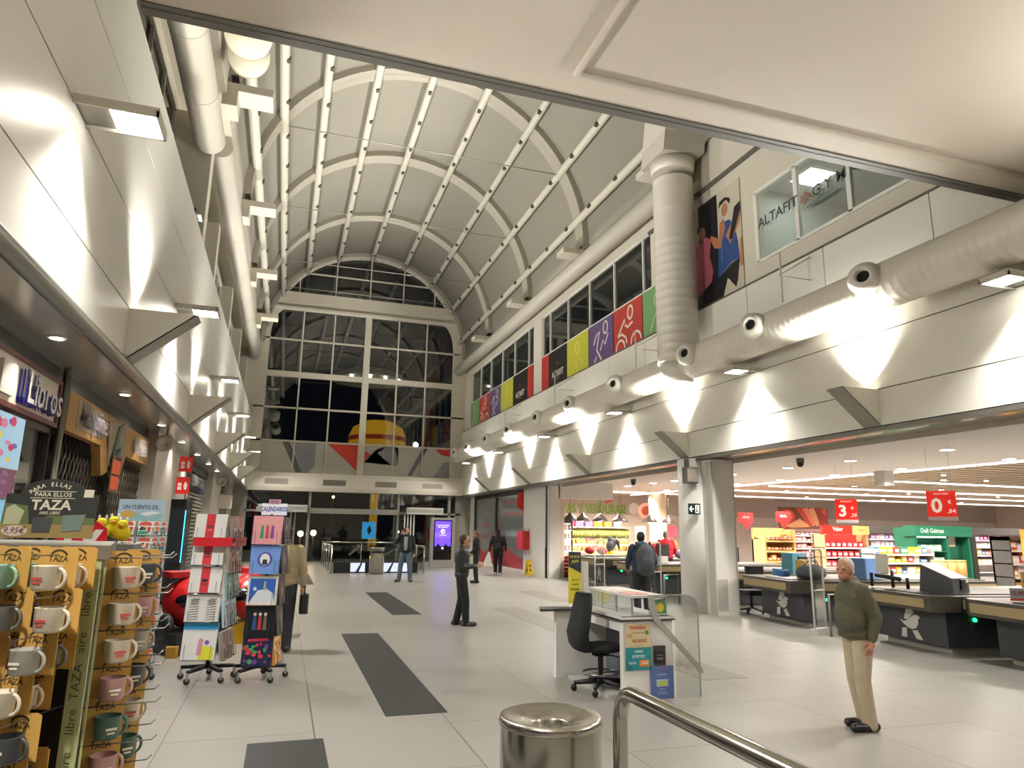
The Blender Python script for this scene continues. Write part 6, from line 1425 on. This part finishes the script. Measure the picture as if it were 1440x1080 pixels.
# man in a dark padded jacket with a phone
dk = person('man in a dark quilted jacket looking at a phone in the middle of the hall', (3.25,12.95,0), face(.98,-.18), 1.63,
    dict(yaw=-.15,head=(0,.06,1.59),wrR=(.1,.27,1.12),elR=(.22,-.02,1.1),wrL=(-.14,.27,1.1),elL=(-.24,-.03,1.1),ankR=(.1,.1,.08),toeR=(.14,.27,.035),kneeR=(.1,.08,.49),ankL=(-.1,-.08,.08),toeL=(-.12,.1,.035),fdR=(-.3,.9,.3),fdL=(.3,.9,.3)),
    skin='a87a60', hair='3a2a1e', top='0c1213', legs='0b0c0f', shoes='3c3833', vox=.011, bulk=1.05, topr=.5)
mb = MB()
for z in (1.0,1.07,1.14,1.21,1.28,1.35): mb.lathe([(1,-.006),(1.02,0),(1,.006)],24,0,Matrix.Translation((0,.01,z)) @ Matrix.Diagonal((.2,.145,1,1)))
ob('quilting_seams', mb, M('070b0c',.5), dk)
one('phone', MB().box((-.035,-.004,-.07),(.035,.004,.07),0,TR(3.64,12.88,1.13,1.3)), M('1a1a1c',.3), 'phone held by the man in the quilted jacket', 'phone')
# man on the phone at the far end
pm = person('man in a black jacket and jeans facing the camera with a hand at his ear', (3.95,23.4,0), face(-.25,-1), 1.75,
    dict(ankL=(-.17,.02,.08),ankR=(.19,.0,.08),toeL=(-.23,.18,.035),toeR=(.27,.16,.035),kneeL=(-.14,.03,.49),kneeR=(.15,.03,.49),elR=(.36,.06,1.2),wrR=(.16,.1,1.5),elL=(-.26,-.03,1.12),wrL=(-.27,.05,.9),fdR=(-.3,.1,.9)),
    skin='b07e66', hair='231a15', top='0c0d0f', legs='4c5c66', shoes='1a1614', vox=.013, bulk=1.08)
ob('shirt_front', MB().add([(-.055,.158,1.42),(.055,.158,1.42),(.06,.19,1.24),(.05,.185,1.0),(-.05,.185,1.0),(-.06,.19,1.24)],[(0,1,2,5),(5,2,3,4)]), M('8f9190',.7), pm)
one('phone', MB().box((-.035,-.005,-.07),(.035,.005,.07),0,TR(3.86,23.3,1.66,.4)), M('202022',.3), 'phone held to the ear by the man in jeans', 'phone')
# guard seen from the side
gd = person('woman guard in dark uniform with tied-back hair by the red window', (6.15,22.6,0), face(-.95,.2), 1.7,
    dict(yaw=.1,head=(0,.05,1.58),wrL=(-.12,.2,.98),elL=(-.24,-.05,1.12),elR=(.22,-.1,1.12),wrR=(.17,.1,.95)),
    skin='a97c66', hair='5a4030', top='0d0e11', legs='111319', shoes='0f0f10', vox=.013, bulk=.95, hairstyle='bun')
ob('badge', MB().box((-.215,-.03,1.3),(-.2,.03,1.36)), M('c9ccd0',.5), gd)
# man walking away with a white bag
wk = person('man in dark clothes walking away with a white bag', (8.12,26.6,0), face(.25,1), 1.75,
    dict(ankL=(-.08,.16,.08),toeL=(-.1,.32,.035),kneeL=(-.09,.14,.5),ankR=(.08,-.16,.1),toeR=(.09,.0,.035),kneeR=(.09,.02,.48),elL=(-.3,-.02,1.12),wrL=(-.32,.03,.87),elR=(.28,-.05,1.13),wrR=(.3,.02,.88),head=(0,.04,1.58)),
    skin='9a705c', hair='15120f', top='0a0b0e', legs='08090b', shoes='b5b0a8', vox=.013, bulk=1.12)
ob('cap_band', MB().lathe([(.083,0),(.085,.03)],18,0,TR(0,.03,1.56)), M('a9a9a6',.6), wk)
t = thing('shoulder_bag', 'small black bag across the back of the man walking away', 'bag', (8.05,26.35,1.05))
ob('body', MB().rbox((7.93,26.33,1.0),(8.17,26.42,1.2),.03), M('1e1d1d',.6), t, True); ob('strap', MB().tube([(7.95,26.38,1.2),(7.9,26.45,1.4),(7.98,26.52,1.52)],.012,6), M('1e1d1d',.6), t, True)
t = thing('carrier_bag', 'white carrier bag hanging from the hand of the man walking away', 'bag', (7.72,26.6,.3))
ob('bag_body', MB().add([(7.52,26.5,.32),(7.86,26.5,.32),(7.86,26.7,.32),(7.52,26.7,.32),(7.72,26.56,.85),(7.78,26.56,.85),(7.78,26.64,.85),(7.72,26.64,.85)],[(0,3,2,1),(4,5,6,7),(0,1,5,4),(1,2,6,5),(2,3,7,6),(3,0,4,7)]), M('cfc9be',.7), t, True)
# man with a backpack
bp = person('man in a blue hooded jacket with a grey backpack, back to the camera', (7.15,13.2,0), face(.3,1), 1.72,
    dict(elL=(-.28,.02,1.12),elR=(.29,.02,1.12),wrL=(-.26,.18,.98),wrR=(.26,.18,.98),head=(0,.05,1.6)), skin='8a6450', hair='1c1712', top='1b2c42', legs='1b1c20', shoes='151515', vox=.011, bulk=1.15)
blob('hood', [('e',(0,-.1,1.45),(.14,.09,.09))], .012, [M('22344a',.85)], bp)
t = thing('backpack', 'large grey backpack worn by the man in the blue jacket', 'backpack', (7.1,12.95,.9), face(.3,1))
blob('bag', [('e',(0,-.04,.3),(.2,.13,.3)),('e',(0,-.06,.12),(.19,.13,.17)),('e',(0,-.06,.43),(.15,.1,.14))], .014, [M('3f4146',.8,noise=.1)], t)
blob('front_pocket', [('e',(0,-.17,.18),(.14,.06,.17))], .012, [M('37393d',.8)], t)
for s in (-1,1): ob('strap', MB().tube([(s*.12,.0,.5),(s*.13,.12,.62),(s*.14,.25,.6)],.02,8), M('2c2d30',.8), t)
# person behind the dark calendar rack
ct = person('person in a tan coat half hidden behind the dark calendar rack', (.08,10.85,0), face(.1,1), 1.72, dict(elR=(.27,-.05,1.12),wrR=(.27,-.02,.9)), skin='a97c66', hair='2b221c', top='9a8a68', legs='2a2a30', shoes='1a1a1a', vox=.013, bulk=1.1)
t = thing('handbag', 'black handbag beside the person in the tan coat', 'bag', (.38,10.8,.5)); ob('body', MB().rbox((.32,10.66,.52),(.44,10.96,.78),.03), M('151517',.5), t, True); ob('handle', MB().tube([(.38,10.72,.78),(.38,10.76,.9),(.38,10.86,.9),(.38,10.9,.78)],.01,6), M('151517',.5), t, True)
# people inside the market
person('shop worker in a red jacket behind the tills', (11.6,19.8,0), face(.4,1), 1.74, dict(elL=(-.3,.05,1.15),elR=(.3,.05,1.15),wrL=(-.25,.2,1.05),wrR=(.25,.2,1.05)), skin='b98d74', hair='8a7a6a', top='c02030', legs='2a2a30', vox=.015, bulk=1.2)
person('shopper in dark clothes bending towards the fruit stand', (13.3,27.3,0), face(.8,.5), 1.7, dict(head=(0,.4,1.45),neck=(0,.28,1.4),chest=(0,.16,1.22),shL=(-.18,.22,1.36),shR=(.18,.22,1.36),elL=(-.22,.35,1.15),elR=(.22,.35,1.15),wrL=(-.15,.5,1.0),wrR=(.15,.5,1.0)), skin='a97c66', hair='1a1512', top='22242a', legs='c9a82a', vox=.015)
